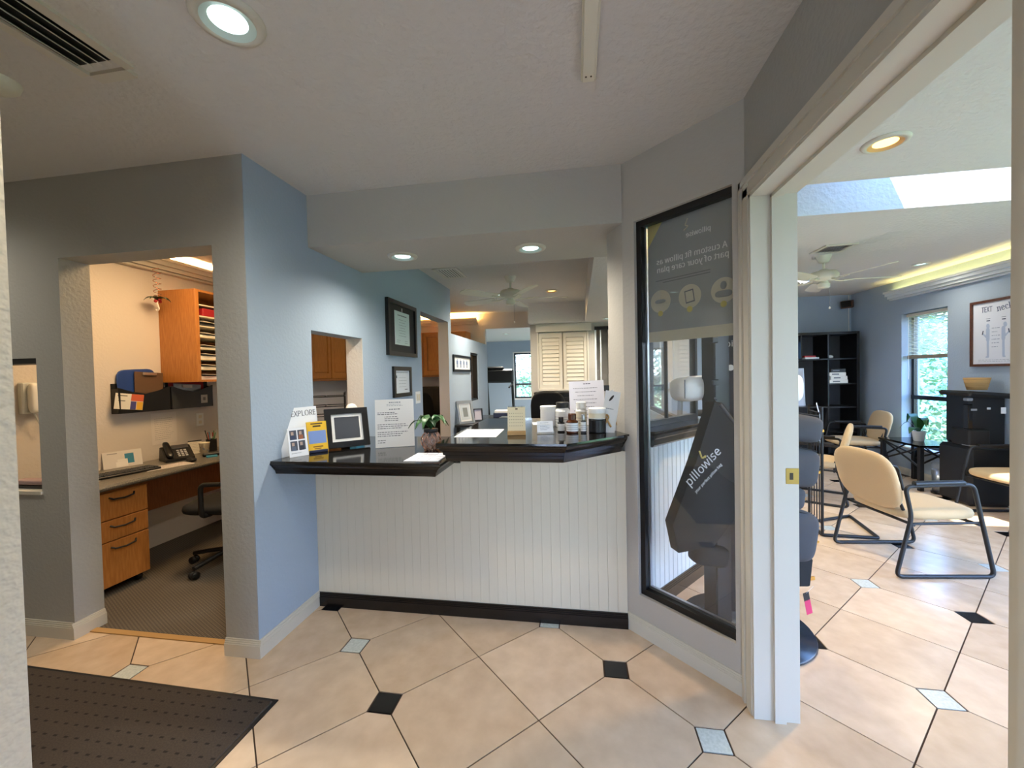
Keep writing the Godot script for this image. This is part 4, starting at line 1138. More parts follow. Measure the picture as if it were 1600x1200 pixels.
func office_chair(label: String, at: Vector3, turn: float) -> void:
	var t := thing("office_chair", label, "chair", at, turn, "black office chairs")
	for k in 5:
		var a := TAU * k / 5.0 + 0.3
		var e := V(cos(a) * 0.28, 0.075, sin(a) * 0.28)
		var lg := tube(t, "leg", [V(0, 0.11, 0), e], 0.016, M["black"], 8)
		for s in [-0.014, 0.014]:
			var side: Vector3 = V(-sin(a), 0, cos(a)) * s
			var w := lathe(lg, "caster", e + side + V(0, -0.047, 0), [Vector2(0, -0.010), Vector2(0.026, -0.010), Vector2(0.028, 0), Vector2(0.026, 0.010), Vector2(0, 0.010)], M["black_frame"], 16)
			w.basis = Basis(Vector3.UP, -a) * Basis(Vector3.RIGHT, PI / 2)
	cyl(t, "gas_lift", V(0, 0.10, 0), 0.022, 0.30, M["black_frame"])
	put(t, "seat", cushion_mesh(0.50, 0.48, 0.09, 0.55, 0.6), M["black_cloth"], V(0, 0.46, 0), V(90, 0, 0))
	put(t, "backrest", cushion_mesh(0.46, 0.58, 0.07, 0.6, 0.7), M["black_cloth"], V(0, 0.86, -0.25), V(-8, 0, 0))
	tube(t, "back_bar", smooth_path([V(0, 0.41, -0.05), V(0, 0.42, -0.27), V(0, 0.75, -0.29)], 0.06), 0.02, M["black"], 8)
	for s in [-1, 1]:
		tube(t, "armrest", smooth_path([V(0.2 * s, 0.43, 0.0), V(0.29 * s, 0.44, 0.0), V(0.29 * s, 0.66, 0.0), V(0.29 * s, 0.66, -0.14)], 0.04), 0.016, M["black"], 8)

# ---------------------------------------------------------------- office behind the doorway
func cove(n: String, label: String, at: Vector3, turn: float, l: float, m: Material, warm: Color, energy: float) -> void:
	# local: runs along +x for l, back on the wall at z = 0, projecting to +z
	var t := thing(n, label, "cornice", at, turn)
	var st := new_st()
	add_box(st, V(0, 0.0, 0), V(l, 0.018, 0.05))
	add_box(st, V(0, 0.018, 0.03), V(l, 0.05, 0.075))
	add_box(st, V(0, 0.05, 0.06), V(l, 0.085, 0.105))
	add_box(st, V(0, 0.085, 0.095), V(l, 0.11, 0.125))
	add_box(st, V(0, 0.018, 0), V(l, 0.03, 0.06))
	put(t, "cornice_moulding", done(st), m)
	var tb := tube(t, "fluorescent_tube", [V(0.02, 0.055, 0.035), V(l - 0.02, 0.055, 0.035)], 0.012, M["lamp_cove"], 8)
	tb.set_meta("label", "glowing tube hidden behind the cornice")
	var b := Basis(Vector3.UP, deg_to_rad(turn))
	strip_light(at + b * V(l / 2, 0.072, 0.035), Vector2(l - 0.06, 0.03), V(90, turn, 0), warm, energy)

func office() -> void:
	cove("cove_cornice", "cream cornice hiding warm cove lighting above the office mail sorter", V(-3.5, 2.292, -1.89), 90, 4.4, M["trim_white"], Color(1.0, 0.80, 0.56), 18.0)
	var cl := thing("ceiling_panel_light", "square warm light panel in the office ceiling", "light", V(-2.55, 2.45, -2.55))
	box(cl, "frame", V(0, -0.01, 0), V(0.64, 0.02, 0.64), M["trim_white"], 0.003)
	box(cl, "diffuser", V(0, -0.0215, 0), V(0.58, 0.003, 0.58), M["lamp_warm"], 0.0)
	strip_light(V(-2.55, 2.42, -2.55), Vector2(0.56, 0.56), V(-90, 0, 0), Color(1.0, 0.84, 0.64), 2.5)
	# desk and drawers
	var t := thing("office_desk", "mottled grey laminate desk top along the office wall", "desk", V(-3.5, 0, -1.90))
	box(t, "desk_top", V(0.29, 0.705, -0.90), V(0.58, 0.034, 1.80), M["laminate"], 0.012)
	box(t, "back_rail", V(0.02, 0.50, -1.2), V(0.03, 0.36, 1.2), M["oak_dark"], 0.003)
	box(t, "end_panel", V(0.28, 0.343, -1.77), V(0.54, 0.685, 0.03), M["oak_dark"], 0.003)
	t = thing("drawer_unit", "oak three-drawer rolling cabinet with dark bow handles under the office desk", "cabinet", V(-3.22, 0, -2.21))
	box(t, "body", V(-0.02, 0.365, 0), V(0.50, 0.62, 0.33), M["oak"], 0.003)
	for dr in [[0.49, 0.665], [0.352, 0.484], [0.062, 0.346]]:
		var o := box(t, "drawer", V(0.238, (dr[0] + dr[1]) / 2, 0), V(0.018, dr[1] - dr[0], 0.322), M["oak"], 0.003)
		var hy: float = (dr[1] - dr[0]) / 2 - 0.045
		tube(o, "handle", [V(0.010, hy + 0.012, -0.075), V(0.026, hy, -0.06), V(0.030, hy - 0.006, 0.0), V(0.026, hy, 0.06), V(0.010, hy + 0.012, 0.075)], 0.0055, M["black"], 6)
	for s in [[-0.2, -0.13], [-0.2, 0.13], [0.18, -0.13], [0.18, 0.13]]:
		lathe(t, "caster", V(s[0], 0.027, s[1]), [Vector2(0, -0.012), Vector2(0.025, -0.012), Vector2(0.027, 0), Vector2(0.025, 0.012), Vector2(0, 0.012)], M["black"], 16, V(90, 0, 0))
	office_chair("black office chair at the laminate desk in the office", V(-2.60, 0, -2.66), -80.0)
	var top := 0.7225
	t = thing("desk_phone", "black multi-line desk phone with sloping keypad on the office desk", "phone", V(-3.28, top, -2.86), 62)
	var wedge := prism(t, "base", [Vector2(0.10, 0.0), Vector2(-0.10, 0.0), Vector2(-0.10, -0.012), Vector2(-0.075, -0.105), Vector2(-0.045, -0.11), Vector2(0.10, -0.022)], -0.095, 0.095, M["black"])
	wedge.basis = Basis(Vector3(0, 0, 1), Vector3(-1, 0, 0), Vector3(0, -1, 0))
	box(t, "screen", V(0.025, 0.104, -0.03), V(0.11, 0.004, 0.045), M["steel"], 0.001, V(31, 0, 0))
	for i in 4:
		for j in 3:
			box(t, "key", V(0.0 + j * 0.024, 0.040 + i * 0.0122, 0.075 - i * 0.020), V(0.016, 0.006, 0.012), M["ink_light"], 0.001, V(31, 0, 0))
	put(t, "handset", cushion_mesh(0.045, 0.20, 0.04, 0.5, 0.7), M["black_frame"], V(-0.062, 0.092, 0.02), V(-59, 0, 0))
	t = thing("keyboard", "black computer keyboard on the office desk", "keyboard", V(-3.18, top, -2.36), 78)
	box(t, "base", V(0, 0.009, 0), V(0.42, 0.016, 0.15), M["black"], 0.004)
	for i in 5:
		for j in 14:
			box(t, "key", V(-0.186 + j * 0.0286, 0.020, -0.052 + i * 0.026), V(0.022, 0.008, 0.020), M["dark_grey"], 0.0)
	t = thing("computer_mouse", "black computer mouse beside the phone", "mouse", V(-3.08, top + 0.016, -2.80), 70)
	put(t, "shell", cushion_mesh(0.06, 0.10, 0.032, 0.8, 0.8), M["black"], Vector3.ZERO, V(90, 0, 0))
	t = thing("desk_planner", "white planner sheet lying on the office desk", "paper", V(-3.10, top, -2.62), 72)
	sheet(t, "sheet", 0.30, 0.16, 0.002, printed("planner_print", 200, 110, rgb8(206, 196, 190), rows(0.05, 0.1, 0.9, 6, 0.15, 0.05, rgb8(150, 140, 140), 101)), M["paper"], V(0, 0, 0.08), V(-90, 0, 0))
	t = thing("paper_sheet", "blank white sheet at the near end of the office desk", "paper", V(-3.16, top, -2.06), 30)
	sheet(t, "sheet", 0.21, 0.2, 0.002, M["paper"], M["paper"], V(0, 0, 0.1), V(-90, 0, 0))
	t = thing("card_stand", "white and blue card standing behind the office keyboard", "card", V(-3.44, top, -2.58), 72)
	sheet(t, "card", 0.23, 0.125, 0.004, printed("office_card_print", 220, 120, rgb8(222, 216, 210), [[0.55, 0.2, 0.24, 0.6, rgb8(56, 130, 160)], [0.12, 0.1, 0.25, 0.05, rgb8(150, 146, 146)], [0.36, 0.5, 0.26, 0.2, rgb8(236, 232, 226)], [0.32, 0.66, 0.3, 0.3, rgb8(240, 236, 230)]]), M["paper"], Vector3.ZERO, V(-12, 0, 0))
	t = thing("desk_calendar", "small tent calendar on the office desk beside the paper cup", "calendar", V(-3.40, top, -3.13), 60)
	sheet(t, "page", 0.10, 0.12, 0.002, printed("tent_print", 80, 96, rgb8(214, 206, 190), rows(0.15, 0.2, 0.7, 6, 0.12, 0.03, rgb8(150, 140, 126), 104)), M["paper_cream"], V(0, 0, 0.03), V(-16, 0, 0))
	sheet(t, "back_page", 0.10, 0.12, 0.002, M["ink"], M["ink"], V(0, 0, -0.03), V(16, 0, 0))
	t = thing("paper_cup", "patterned white paper cup on the office desk", "cup", V(-3.27, top, -3.10))
	lathe(t, "cup", Vector3.ZERO, [Vector2(0, 0), Vector2(0.028, 0), Vector2(0.040, 0.098), Vector2(0.042, 0.102), Vector2(0.038, 0.101), Vector2(0.027, 0.004), Vector2(0, 0.004)], M["paper_cream"], 24)
	for k in 7:
		put(t, "leaf_print", cushion_mesh(0.012, 0.026, 0.001, 1.0, 1.0), M["ink_soft"], V(cos(k * 0.9) * 0.0355, 0.03 + 0.02 * (k % 3), sin(k * 0.9) * 0.0355), V(0, 90 - rad_to_deg(k * 0.9), 30))
	t = thing("pen_cup", "black pencil cup with scissors and coloured pens", "pen cup", V(-3.34, top, -3.24))
	lathe(t, "cup", Vector3.ZERO, [Vector2(0, 0), Vector2(0.042, 0), Vector2(0.042, 0.11), Vector2(0.038, 0.11), Vector2(0.038, 0.006), Vector2(0, 0.006)], M["black"], 20)
	for k in 6:
		tube(t, "pen", [V(0.01 * cos(k), 0.02, 0.01 * sin(k)), V(0.045 * cos(k * 1.1), 0.17 + 0.012 * (k % 3), 0.045 * sin(k * 1.1))], 0.004, [M["green"], M["teal"], M["black"], M["red"], M["green"], M["ink_light"]][k], 6)
	for s in [-1, 1]:
		var pts := []
		for k in 13:
			pts.append(V(0.0 + cos(TAU * k / 12) * 0.012, 0.15 + sin(TAU * k / 12) * 0.018, 0.016 * s + cos(TAU * k / 12) * 0.010))
		tube(t, "scissor_loop", pts, 0.004, M["red"], 6)
	t = thing("tape_dispenser", "small black tape dispenser with blue notes beside it", "dispenser", V(-3.12, top, -3.02), 50)
	box(t, "base", V(0, 0.015, 0), V(0.12, 0.03, 0.05), M["black"], 0.008)
	box(t, "sticky_notes", V(0.0, 0.006, 0.055), V(0.076, 0.012, 0.05), M["teal"], 0.001)
	# on the office wall
	t = thing("mail_sorter", "oak wall cabinet of open mail slots in the office", "mail sorter", V(-3.499, 1.36, -3.22))
	box(t, "side_panel", V(0.175, 0.39, 0.272), V(0.35, 0.78, 0.018), M["oak"], 0.002)
	box(t, "side_panel", V(0.175, 0.39, -0.272), V(0.35, 0.78, 0.018), M["oak"], 0.002)
	box(t, "face_frame", V(0.352, 0.39, 0.263), V(0.018, 0.78, 0.036), M["oak"], 0.002)
	box(t, "top_panel", V(0.175, 0.771, 0), V(0.35, 0.018, 0.53), M["oak"], 0.0)
	box(t, "bottom_panel", V(0.175, 0.009, 0), V(0.35, 0.018, 0.53), M["oak"], 0.0)
	box(t, "back_panel", V(0.005, 0.39, 0), V(0.01, 0.76, 0.53), M["oak_dark"], 0.0)
	var ys := [0.106, 0.191, 0.282, 0.383, 0.474, 0.558, 0.654]
	for y in ys:
		box(t, "slot_shelf", V(0.175, y, 0), V(0.34, 0.010, 0.53), M["paper_cream"], 0.0)
	t = thing("binder", "red binder lying in an upper slot of the oak mail sorter", "binder", V(-3.30, 1.36 + 0.5632, -3.21))
	box(t, "cover", V(0, 0.034, 0), V(0.28, 0.066, 0.36), M["red"], 0.004)
	box(t, "spine_label", V(0.141, 0.034, -0.02), V(0.002, 0.026, 0.12), M["paper"], 0.0)
	var k2 := 0
	for y in [0.0185, 0.1115, 0.1965, 0.2875, 0.3885, 0.4795]:
		t = thing("paper_stack", "loose papers in the %s slot of the oak mail sorter" % ["lowest", "second lowest", "third lowest", "fourth lowest", "fifth lowest", "sixth lowest"][k2], "papers", V(-3.31, 1.36 + y, -3.2), 0)
		var hh: float = [0.03, 0.02, 0.028, 0.012, 0.016, 0.022][k2]
		box(t, "sheets", V(0, hh / 2, 0), V(0.26, hh, 0.40), M["dark_grey"] if k2 == 5 else M["paper"], 0.001)
		box(t, "loose_sheet", V(0.02, hh + 0.010, 0.02), V(0.24, 0.003, 0.34), M["paper"], 0.0, V(-2.5, 6, 0))
		k2 += 1
	var names := ["black wall file pocket holding brown clipboard in the office", "smoky wall file pocket holding red folders in the office"]
	for k in 2:
		t = thing("wall_file_pocket", names[k], "file pocket", V(-3.499, 1.13, -2.755 - 0.41 * k))
		box(t, "back_plate", V(0.004, 0.115, 0), V(0.008, 0.23, 0.40), M["black"], 0.002)
		prism(t, "front_plate", [Vector2(-0.19, 0), Vector2(0.19, 0), Vector2(0.20, -0.20), Vector2(0.10, -0.165), Vector2(0.0, -0.145), Vector2(-0.10, -0.165), Vector2(-0.20, -0.20)], 0, 0.005, M["black"] if k == 0 else M["dark_grey"], V(0.062, 0, 0))
		var fp: MeshInstance3D = t.get_node("front_plate")
		fp.basis = Basis(Vector3.UP, PI / 2) * Basis(Vector3.RIGHT, PI / 2)
		for s in [-0.197, 0.197]:
			box(t, "side_plate", V(0.034, 0.095, s), V(0.062, 0.19, 0.005), M["black"], 0.0)
		box(t, "bottom_plate", V(0.034, 0.003, 0), V(0.062, 0.006, 0.39), M["black"], 0.0)
	t = thing("clipboard", "brown clipboard with silver clip in the black file pocket", "clipboard", V(-3.462, 1.138, -2.81), 90)
	box(t, "board", V(0, 0.155, 0), V(0.225, 0.31, 0.004), M["brown_fibre"], 0.002, V(-3, 0, -3))
	box(t, "clip", V(0.005, 0.295, 0.006), V(0.11, 0.025, 0.010), M["silver"], 0.004, V(-3, 0, -3))
	t = thing("clipboard", "blue plastic clipboard behind the brown clipboard", "clipboard", V(-3.480, 1.138, -2.74), 90)
	put(t, "board", cushion_mesh(0.30, 0.34, 0.010, 0.35, 0.5), M["blue_plastic"], V(0, 0.165, 0), V(-3, 0, 3))
	t = thing("flyer", "small printed flyer clipped on the black file pocket", "flyer", V(-3.428, 1.16, -2.62), 84)
	sheet(t, "flyer", 0.19, 0.12, 0.001, printed("flyer_print", 160, 110, rgb8(226, 222, 208), [[0.55, 0.0, 0.45, 0.45, rgb8(206, 96, 60)], [0.55, 0.48, 0.2, 0.52, rgb8(70, 70, 130)], [0.77, 0.48, 0.23, 0.52, rgb8(222, 170, 50)], [0.08, 0.12, 0.34, 0.06, rgb8(80, 80, 70)], [0.12, 0.45, 0.24, 0.05, rgb8(80, 80, 70)]]), M["paper"], Vector3.ZERO, V(0, 0, -8))
	t = thing("folder", "dark red folder in the smoky file pocket", "folder", V(-3.478, 1.138, -3.15), 90)
	box(t, "cover", V(0, 0.12, 0), V(0.33, 0.24, 0.004), M["red"], 0.001, V(-2, 0, 2))
	t = thing("folder", "grey folder with white tag in the smoky file pocket", "folder", V(-3.466, 1.138, -3.14), 90)
	box(t, "cover", V(0, 0.10, 0), V(0.26, 0.21, 0.004), M["steel"], 0.001, V(-2, 0, -4))
	box(t, "tag", V(0.0, 0.185, 0.004), V(0.09, 0.025, 0.002), M["paper"], 0.0, V(-2, 0, -4))
	t = thing("flyer", "tiny square card stuck on the smoky file pocket", "flyer", V(-3.430, 1.165, -3.27), 90)
	sheet(t, "card", 0.065, 0.075, 0.001, printed("tiny_print", 40, 44, rgb8(196, 190, 180), [[0.3, 0.3, 0.4, 0.4, rgb8(120, 116, 112)]]), M["paper"])
	t = thing("wall_memo", "white typed memo taped to the office wall below the pockets", "paper", V(-3.499, 0.84, -2.95), 90)
	sheet(t, "memo", 0.215, 0.265, 0.001, printed("memo_print", 220, 280, rgb8(222, 214, 206), rows(0.12, 0.18, 0.76, 12, 0.06, 0.014, rgb8(150, 144, 140), 111)), M["paper"])
	t = thing("wall_outlet", "white outlet plate on the office wall above the pencil cup", "outlet", V(-3.499, 1.01, -3.28), 90)
	box(t, "plate", V(0, 0, 0.003), V(0.075, 0.118, 0.006), M["white"], 0.002)
	for y in [-0.025, 0.025]:
		box(t, "socket", V(0, y, 0.0065), V(0.03, 0.028, 0.003), M["paper_cream"], 0.001)
	t = thing("hanging_ornament", "spiral ribbon ornament with holly hanging from the office cornice", "ornament", V(-3.37, 2.31, -2.83))
	var pts := []
	for k in 60:
		var a := k * 0.62
		pts.append(V(cos(a) * 0.026, -0.02 - k * 0.0042, sin(a) * 0.026))
	tube(t, "ribbon_spiral", pts, 0.0028, M["rose_gold"], 5)
	for k in 5:
		leaf(t, V(0, -0.28, 0), TAU * k / 5.0, 0.09, 0.024, 0.02, M["leaf_dark"])
	for k in 4:
		put(t, "berry", cushion_mesh(0.024, 0.024, 0.024, 1, 1), M["red"], V(cos(k * 1.6) * 0.018, -0.275 - 0.012 * (k % 2), sin(k * 1.6) * 0.018))
	tube(t, "candy_cane", smooth_path([V(0.0, -0.29, 0.01), V(0.012, -0.35, 0.0), V(-0.01, -0.365, 0.0), V(-0.02, -0.35, 0.0)], 0.012), 0.005, M["white"], 6)
	# hatch beside the doorway
	var h := struct_root("window_6", "small hatch opening with a black top rail beside the office doorway", "window")
	put(h, "top_rail", boxes_mesh([[V(-3.40, 1.478, -1.86), V(-2.861, 1.507, -1.75)]]), M["black"])
	put(h, "window_sill", boxes_mesh([[V(-3.40, 0.772, -1.90), V(-2.855, 0.790, -1.735)]]), M["trim_white"])
	put(h, "bottom_rail", boxes_mesh([[V(-3.40, 0.790, -1.86), V(-2.861, 0.806, -1.78)]]), M["black"])
	t = thing("wall_telephone", "white wall phone seen through the small hatch", "phone", V(-3.499, 1.19, -2.10), 90)
	box(t, "base", V(0, 0.09, 0.02), V(0.13, 0.20, 0.04), M["paper_grey"], 0.006)
	put(t, "handset", cushion_mesh(0.05, 0.19, 0.05, 0.5, 0.6), M["white"], V(-0.02, 0.09, 0.06))
	tube(t, "cord", smooth_path([V(-0.02, 0.0, 0.05), V(0.02, -0.12, 0.05), V(0.05, -0.05, 0.04), V(0.05, 0.02, 0.03)], 0.05), 0.004, M["paper_grey"], 6)
	t = thing("magazine", "folded magazine lying on the small hatch sill", "magazine", V(-3.02, 0.8065, -1.815), 8)
	put(t, "pages", cushion_mesh(0.26, 0.075, 0.03, 0.5, 0.6), M["red_grey"], V(0, 0.015, 0), V(90, 0, 8))

# ---------------------------------------------------------------- waiting room
func sled_chair_parts(t: Node3D) -> void:
	for s in [-1, 1]:
		var z: float = 0.27 * s
		var loop := smooth_path([V(-0.10, 0.60, z), V(0.16, 0.605, z), V(0.29, 0.013, z), V(-0.31, 0.013, z), V(-0.215, 0.40, z), V(-0.255, 0.595, z), V(-0.05, 0.60, z)], 0.045, 6)
		tube(t, "side_frame", loop, 0.0125, M["black_tube"], 10)
		tube(t, "arm_pad", [V(-0.20, 0.612, z), V(0.10, 0.616, z)], 0.017, M["black"], 10)
	for x in [-0.20, 0.20]:
		tube(t, "cross_bar", [V(x, 0.345, -0.27), V(x, 0.345, 0.27)], 0.010, M["black_tube"], 8)
	tube(t, "seat_rail", [V(-0.22, 0.35, 0.262), V(0.22, 0.355, 0.262)], 0.009, M["black_tube"], 8)
	tube(t, "seat_rail", [V(-0.22, 0.35, -0.262), V(0.22, 0.355, -0.262)], 0.009, M["black_tube"], 8)
	put(t, "seat", cushion_mesh(0.52, 0.50, 0.085, 0.5, 0.55), M["chair_fabric"], V(0.01, 0.395, 0), V(90, 0, 0))
	put(t, "backrest", cushion_mesh(0.52, 0.40, 0.06, 0.62, 0.55), M["chair_fabric"], V(-0.285, 0.60, 0))
	var b: MeshInstance3D = t.get_node("backrest")
	b.basis = Basis(Vector3.BACK, deg_to_rad(14)) * Basis(Vector3.UP, PI / 2)
	for s in [-1, 1]:
		tube(t, "back_bracket", [V(-0.205, 0.42, 0.20 * s), V(-0.265, 0.56, 0.20 * s)], 0.010, M["black_tube"], 6)

func capsule_px(im: Image, a: Vector2, b: Vector2, r: float, c: Color) -> void:
	for y in range(int(minf(a.y, b.y) - r), int(maxf(a.y, b.y) + r) + 1):
		for x in range(int(minf(a.x, b.x) - r), int(maxf(a.x, b.x) + r) + 1):
			if x < 0 or y < 0 or x >= im.get_width() or y >= im.get_height():
				continue
			var p := Vector2(x, y)
			if Geometry2D.get_closest_point_to_segment(p, a, b).distance_to(p) <= r:
				im.set_pixel(x, y, c)

func body_poster() -> StandardMaterial3D:
	var im := Image.create(360, 400, false, Image.FORMAT_RGB8)
	im.fill(rgb8(222, 226, 236))
	var c := rgb8(176, 190, 214)
	for k in 2:
		var x := 120.0 if k == 0 else 240.0
		var lean := 0.0 if k == 0 else 12.0
		capsule_px(im, Vector2(x + lean, 150), Vector2(x + lean + 2, 156), 13, c)
		capsule_px(im, Vector2(x, 176), Vector2(x, 240), 14, c)
		capsule_px(im, Vector2(x, 180), Vector2(x + lean * 0.8, 164), 6, c)
		capsule_px(im, Vector2(x, 240), Vector2(x + 2, 350), 9, c)
		capsule_px(im, Vector2(x + 2, 352), Vector2(x - 12 + 24 * k, 354), 5, c)
		capsule_px(im, Vector2(x, 186), Vector2(x - 16 + 32 * k, 222), 6, c)
		capsule_px(im, Vector2(x - 16 + 32 * k, 222), Vector2(x - 40 + 80 * k, 200), 5, c)
		capsule_px(im, Vector2(x - 44 + 88 * k, 204), Vector2(x - 38 + 76 * k, 184), 4, rgb8(60, 66, 90))
		im.fill_rect(Rect2i(int(x) - 14, 104, 34, 3), rgb8(120, 130, 150))
		im.fill_rect(Rect2i(int(x) - 10, 116, 28, 7), rgb8(70, 80, 110))
	for o in rows(0.42, 0.42, 0.18, 6, 0.06, 0.012, rgb8(150, 160, 180), 121):
		im.fill_rect(Rect2i(int(o[0] * 360), int(o[1] * 400), maxi(1, int(o[2] * 360)), 4), o[4])
	for o in rows(0.12, 0.93, 0.76, 2, 0.025, 0.01, rgb8(170, 176, 190), 122, 0.05):
		im.fill_rect(Rect2i(int(o[0] * 360), int(o[1] * 400), maxi(1, int(o[2] * 360)), 3), o[4])
	var m := mat("body_poster_print", Color.WHITE, 0.4)
	m.albedo_texture = ImageTexture.create_from_image(im)
	return m

func waiting() -> void:
	# poster fixed behind the glass panel, seen from its back
	var t := thing("window_poster", "grey pillow advertising poster fixed behind the tall glass panel", "poster", V(0.24, 0, -2.222), -45)
	box(t, "sheet", V(0.339, 1.812, -0.0600), V(0.446, 0.60, 0.002), M["poster_grey"], 0.0)
	box(t, "bottom_band", V(0.339, 1.538, -0.0588), V(0.446, 0.052, 0.001), M["poster_band"], 0.0)
	prism(t, "corner_flash", [Vector2(0.118, -2.11), Vector2(0.205, -2.11), Vector2(0.118, -1.99)], -0.0590, -0.0582, M["poster_yellow"], Vector3.ZERO, V(90, 0, 0))
	lettering(t, "lettering", "pillowise", 0.022, M["poster_ink"], V(0.385, 2.000, -0.0585), Vector3.ZERO, "Droid Sans", true)
	tube(t, "swoosh", smooth_path([V(0.335, 2.075, -0.058), V(0.32, 2.045, -0.058), V(0.34, 2.04, -0.058), V(0.315, 2.025, -0.058)], 0.01), 0.003, M["poster_band"], 6)
	lettering(t, "lettering", "A custom fit pillow as", 0.0265, M["poster_ink"], V(0.341, 1.908, -0.0585), Vector3.ZERO, "Droid Sans", true)
	lettering(t, "lettering", "part of your care plan", 0.0265, M["poster_ink"], V(0.346, 1.867, -0.0585), Vector3.ZERO, "Droid Sans", true)
	for k in 3:
		var c := V([0.185, 0.340, 0.498][k], 1.712, -0.0590)
		lathe(t, "picture_disc", c, [Vector2(0, 0.001), Vector2(0.056, 0.001), Vector2(0.056, 0)], M["poster_band"], 32, V(90, 0, 0))
		lathe(t, "picture_disc_badge", c + V(0.0, -0.06, 0.001), [Vector2(0, 0.001), Vector2(0.014, 0.001), Vector2(0.014, 0)], M["poster_yellow"], 20, V(90, 0, 0))
		if k == 0:
			put(t, "pillow_picture", cushion_mesh(0.06, 0.02, 0.001, 0.8, 1), M["poster_grey"], c + V(0, 0, 0.0015))
		elif k == 1:
			box(t, "clipboard_picture", c + V(0, 0, 0.0015), V(0.045, 0.06, 0.001), M["poster_ink_dark"], 0.0, V(0, 0, 8))
			box(t, "clipboard_picture", c + V(0, 0, 0.0022), V(0.036, 0.048, 0.001), M["poster_band"], 0.0, V(0, 0, 8))
		else:
			put(t, "head_picture", cushion_mesh(0.028, 0.036, 0.001, 1, 1), M["poster_grey"], c + V(0, 0.022, 0.0015))
			put(t, "shoulder_picture", cushion_mesh(0.075, 0.03, 0.001, 0.7, 1), M["poster_grey"], c + V(0, -0.015, 0.0015))
	box(t, "small_print", V(0.30, 1.815, -0.0585), V(0.28, 0.004, 0.0005), M["poster_ink_dark"], 0.0)
	box(t, "small_print", V(0.32, 1.803, -0.0585), V(0.24, 0.004, 0.0005), M["poster_ink_dark"], 0.0)

	# pillow display tower behind the glass
	t = thing("pillow_display", "black pillow display tower on a round dark base behind the glass panel", "display stand", V(0.85, 0, -2.30))
	lathe(t, "round_base", Vector3.ZERO, [Vector2(0, 0), Vector2(0.31, 0), Vector2(0.315, 0.006), Vector2(0.31, 0.016), Vector2(0, 0.018)], M["navy_black"], 48)
	box(t, "column", V(-0.125, 0.87, -0.02), V(0.10, 1.70, 0.10), M["black_frame"], 0.006, V(0, 24, 0))
	var pn := box(t, "sign_panel", V(-0.005, 0.90, 0.02), V(0.17, 1.64, 0.03), M["panel_slate"], 0.004, V(0, -24, 0))
	lettering(pn, "lettering", "pillowise", 0.030, M["white"], V(0.005, 0.60, 0.016))
	lettering(pn, "lettering", "your pillow", 0.012, M["white"], V(0.0, 0.56, 0.016))
	lathe(pn, "logo_disc", V(-0.055, 0.475, 0.015), [Vector2(0, 0.002), Vector2(0.016, 0.002), Vector2(0.016, 0)], M["white"], 20, V(90, 0, 0))
	for y in [1.52, 1.30, 0.98, 0.55]:
		box(t, "column_clip", V(-0.15, y, 0.045), V(0.04, 0.03, 0.02), M["black"], 0.004, V(0, 24, 0))
	tube(t, "hook", [V(-0.125, 1.20, 0.0), V(-0.16, 1.22, 0.08)], 0.006, M["steel"], 6)
	for hk in [[1.045, 0.20, 0.04], [0.94, 0.20, 0.04], [0.62, 0.16, 0.04], [0.42, 0.16, 0.05]]:
		tube(t, "hook", [V(0.06, hk[0], 0.0), V(0.06 + hk[1], hk[0] + 0.02, hk[2])], 0.005, M["steel"], 6)
	t = thing("pillow", "white contoured pillow resting on the display tower", "pillow", V(0.625, 1.265, -2.40), 20)
	put(t, "cushion", cushion_mesh(0.22, 0.135, 0.17, 0.55, 0.6), M["white"], Vector3.ZERO, V(0, 0, 5))
	tube(t, "piping", [V(-0.09, -0.05, 0.07), V(-0.095, 0.0, 0.078), V(-0.09, 0.05, 0.07)], 0.003, M["ink_soft"], 5)
	t = thing("pillow", "white pillow end showing past the door frame above the grey bags", "pillow", V(1.03, 1.265, -2.27), 20)
	put(t, "cushion", cushion_mesh(0.16, 0.15, 0.14, 0.55, 0.6), M["white"])
	t = thing("pillow_bag", "black pillow bag with slanted pillow brand lettering hanging in the display", "bag", V(0.675, 0.80, -2.225), 20)
	var bp := [Vector2(-0.01, -0.40), Vector2(0.035, -0.40), Vector2(0.19, -0.20), Vector2(0.19, 0.10), Vector2(-0.02, 0.33), Vector2(-0.22, 0.345), Vector2(-0.25, 0.20), Vector2(-0.12, -0.10)]
	prism(t, "bag_body", bp, -0.035, 0.035, M["black_cloth"], Vector3.ZERO, V(90, 0, 0))
	tube(t, "strap", [V(0.02, 0.39, 0.034), V(0.185, 0.19, 0.034)], 0.010, M["charcoal_cloth"], 6)
	lettering(t, "lettering", "pillowise", 0.045, M["ink_light"], V(-0.08, 0.08, 0.036), V(0, 0, 42))
	lettering(t, "lettering", "your perfect pillow bag", 0.014, M["ink_light"], V(-0.05, 0.02, 0.036), V(0, 0, 42))
	tube(t, "swoosh", smooth_path([V(-0.10, 0.16, 0.037), V(-0.085, 0.12, 0.037), V(-0.065, 0.135, 0.037), V(-0.07, 0.125, 0.037)], 0.01), 0.004, M["poster_yellow"], 6)
	t = thing("pillow_bag", "small crumpled black bag low on the display tower", "bag", V(0.66, 0.40, -2.25), 15)
	put(t, "bag_body", cushion_mesh(0.20, 0.11, 0.10, 0.5, 0.5), M["black_cloth"], Vector3.ZERO, V(0, 0, -12))
	var gb := [[1.06, 1.07, -2.27, 0.30, 0.14, "grey fabric bag clipped highest past the door frame"], [1.05, 0.87, -2.27, 0.28, 0.20, "grey fabric bag clipped second on the display side"], [1.035, 0.52, -2.27, 0.30, 0.26, "large grey fabric bag clipped lowest on the display side"], [1.00, 0.72, -2.26, 0.22, 0.12, "narrow grey bag between the clipped bags"]]
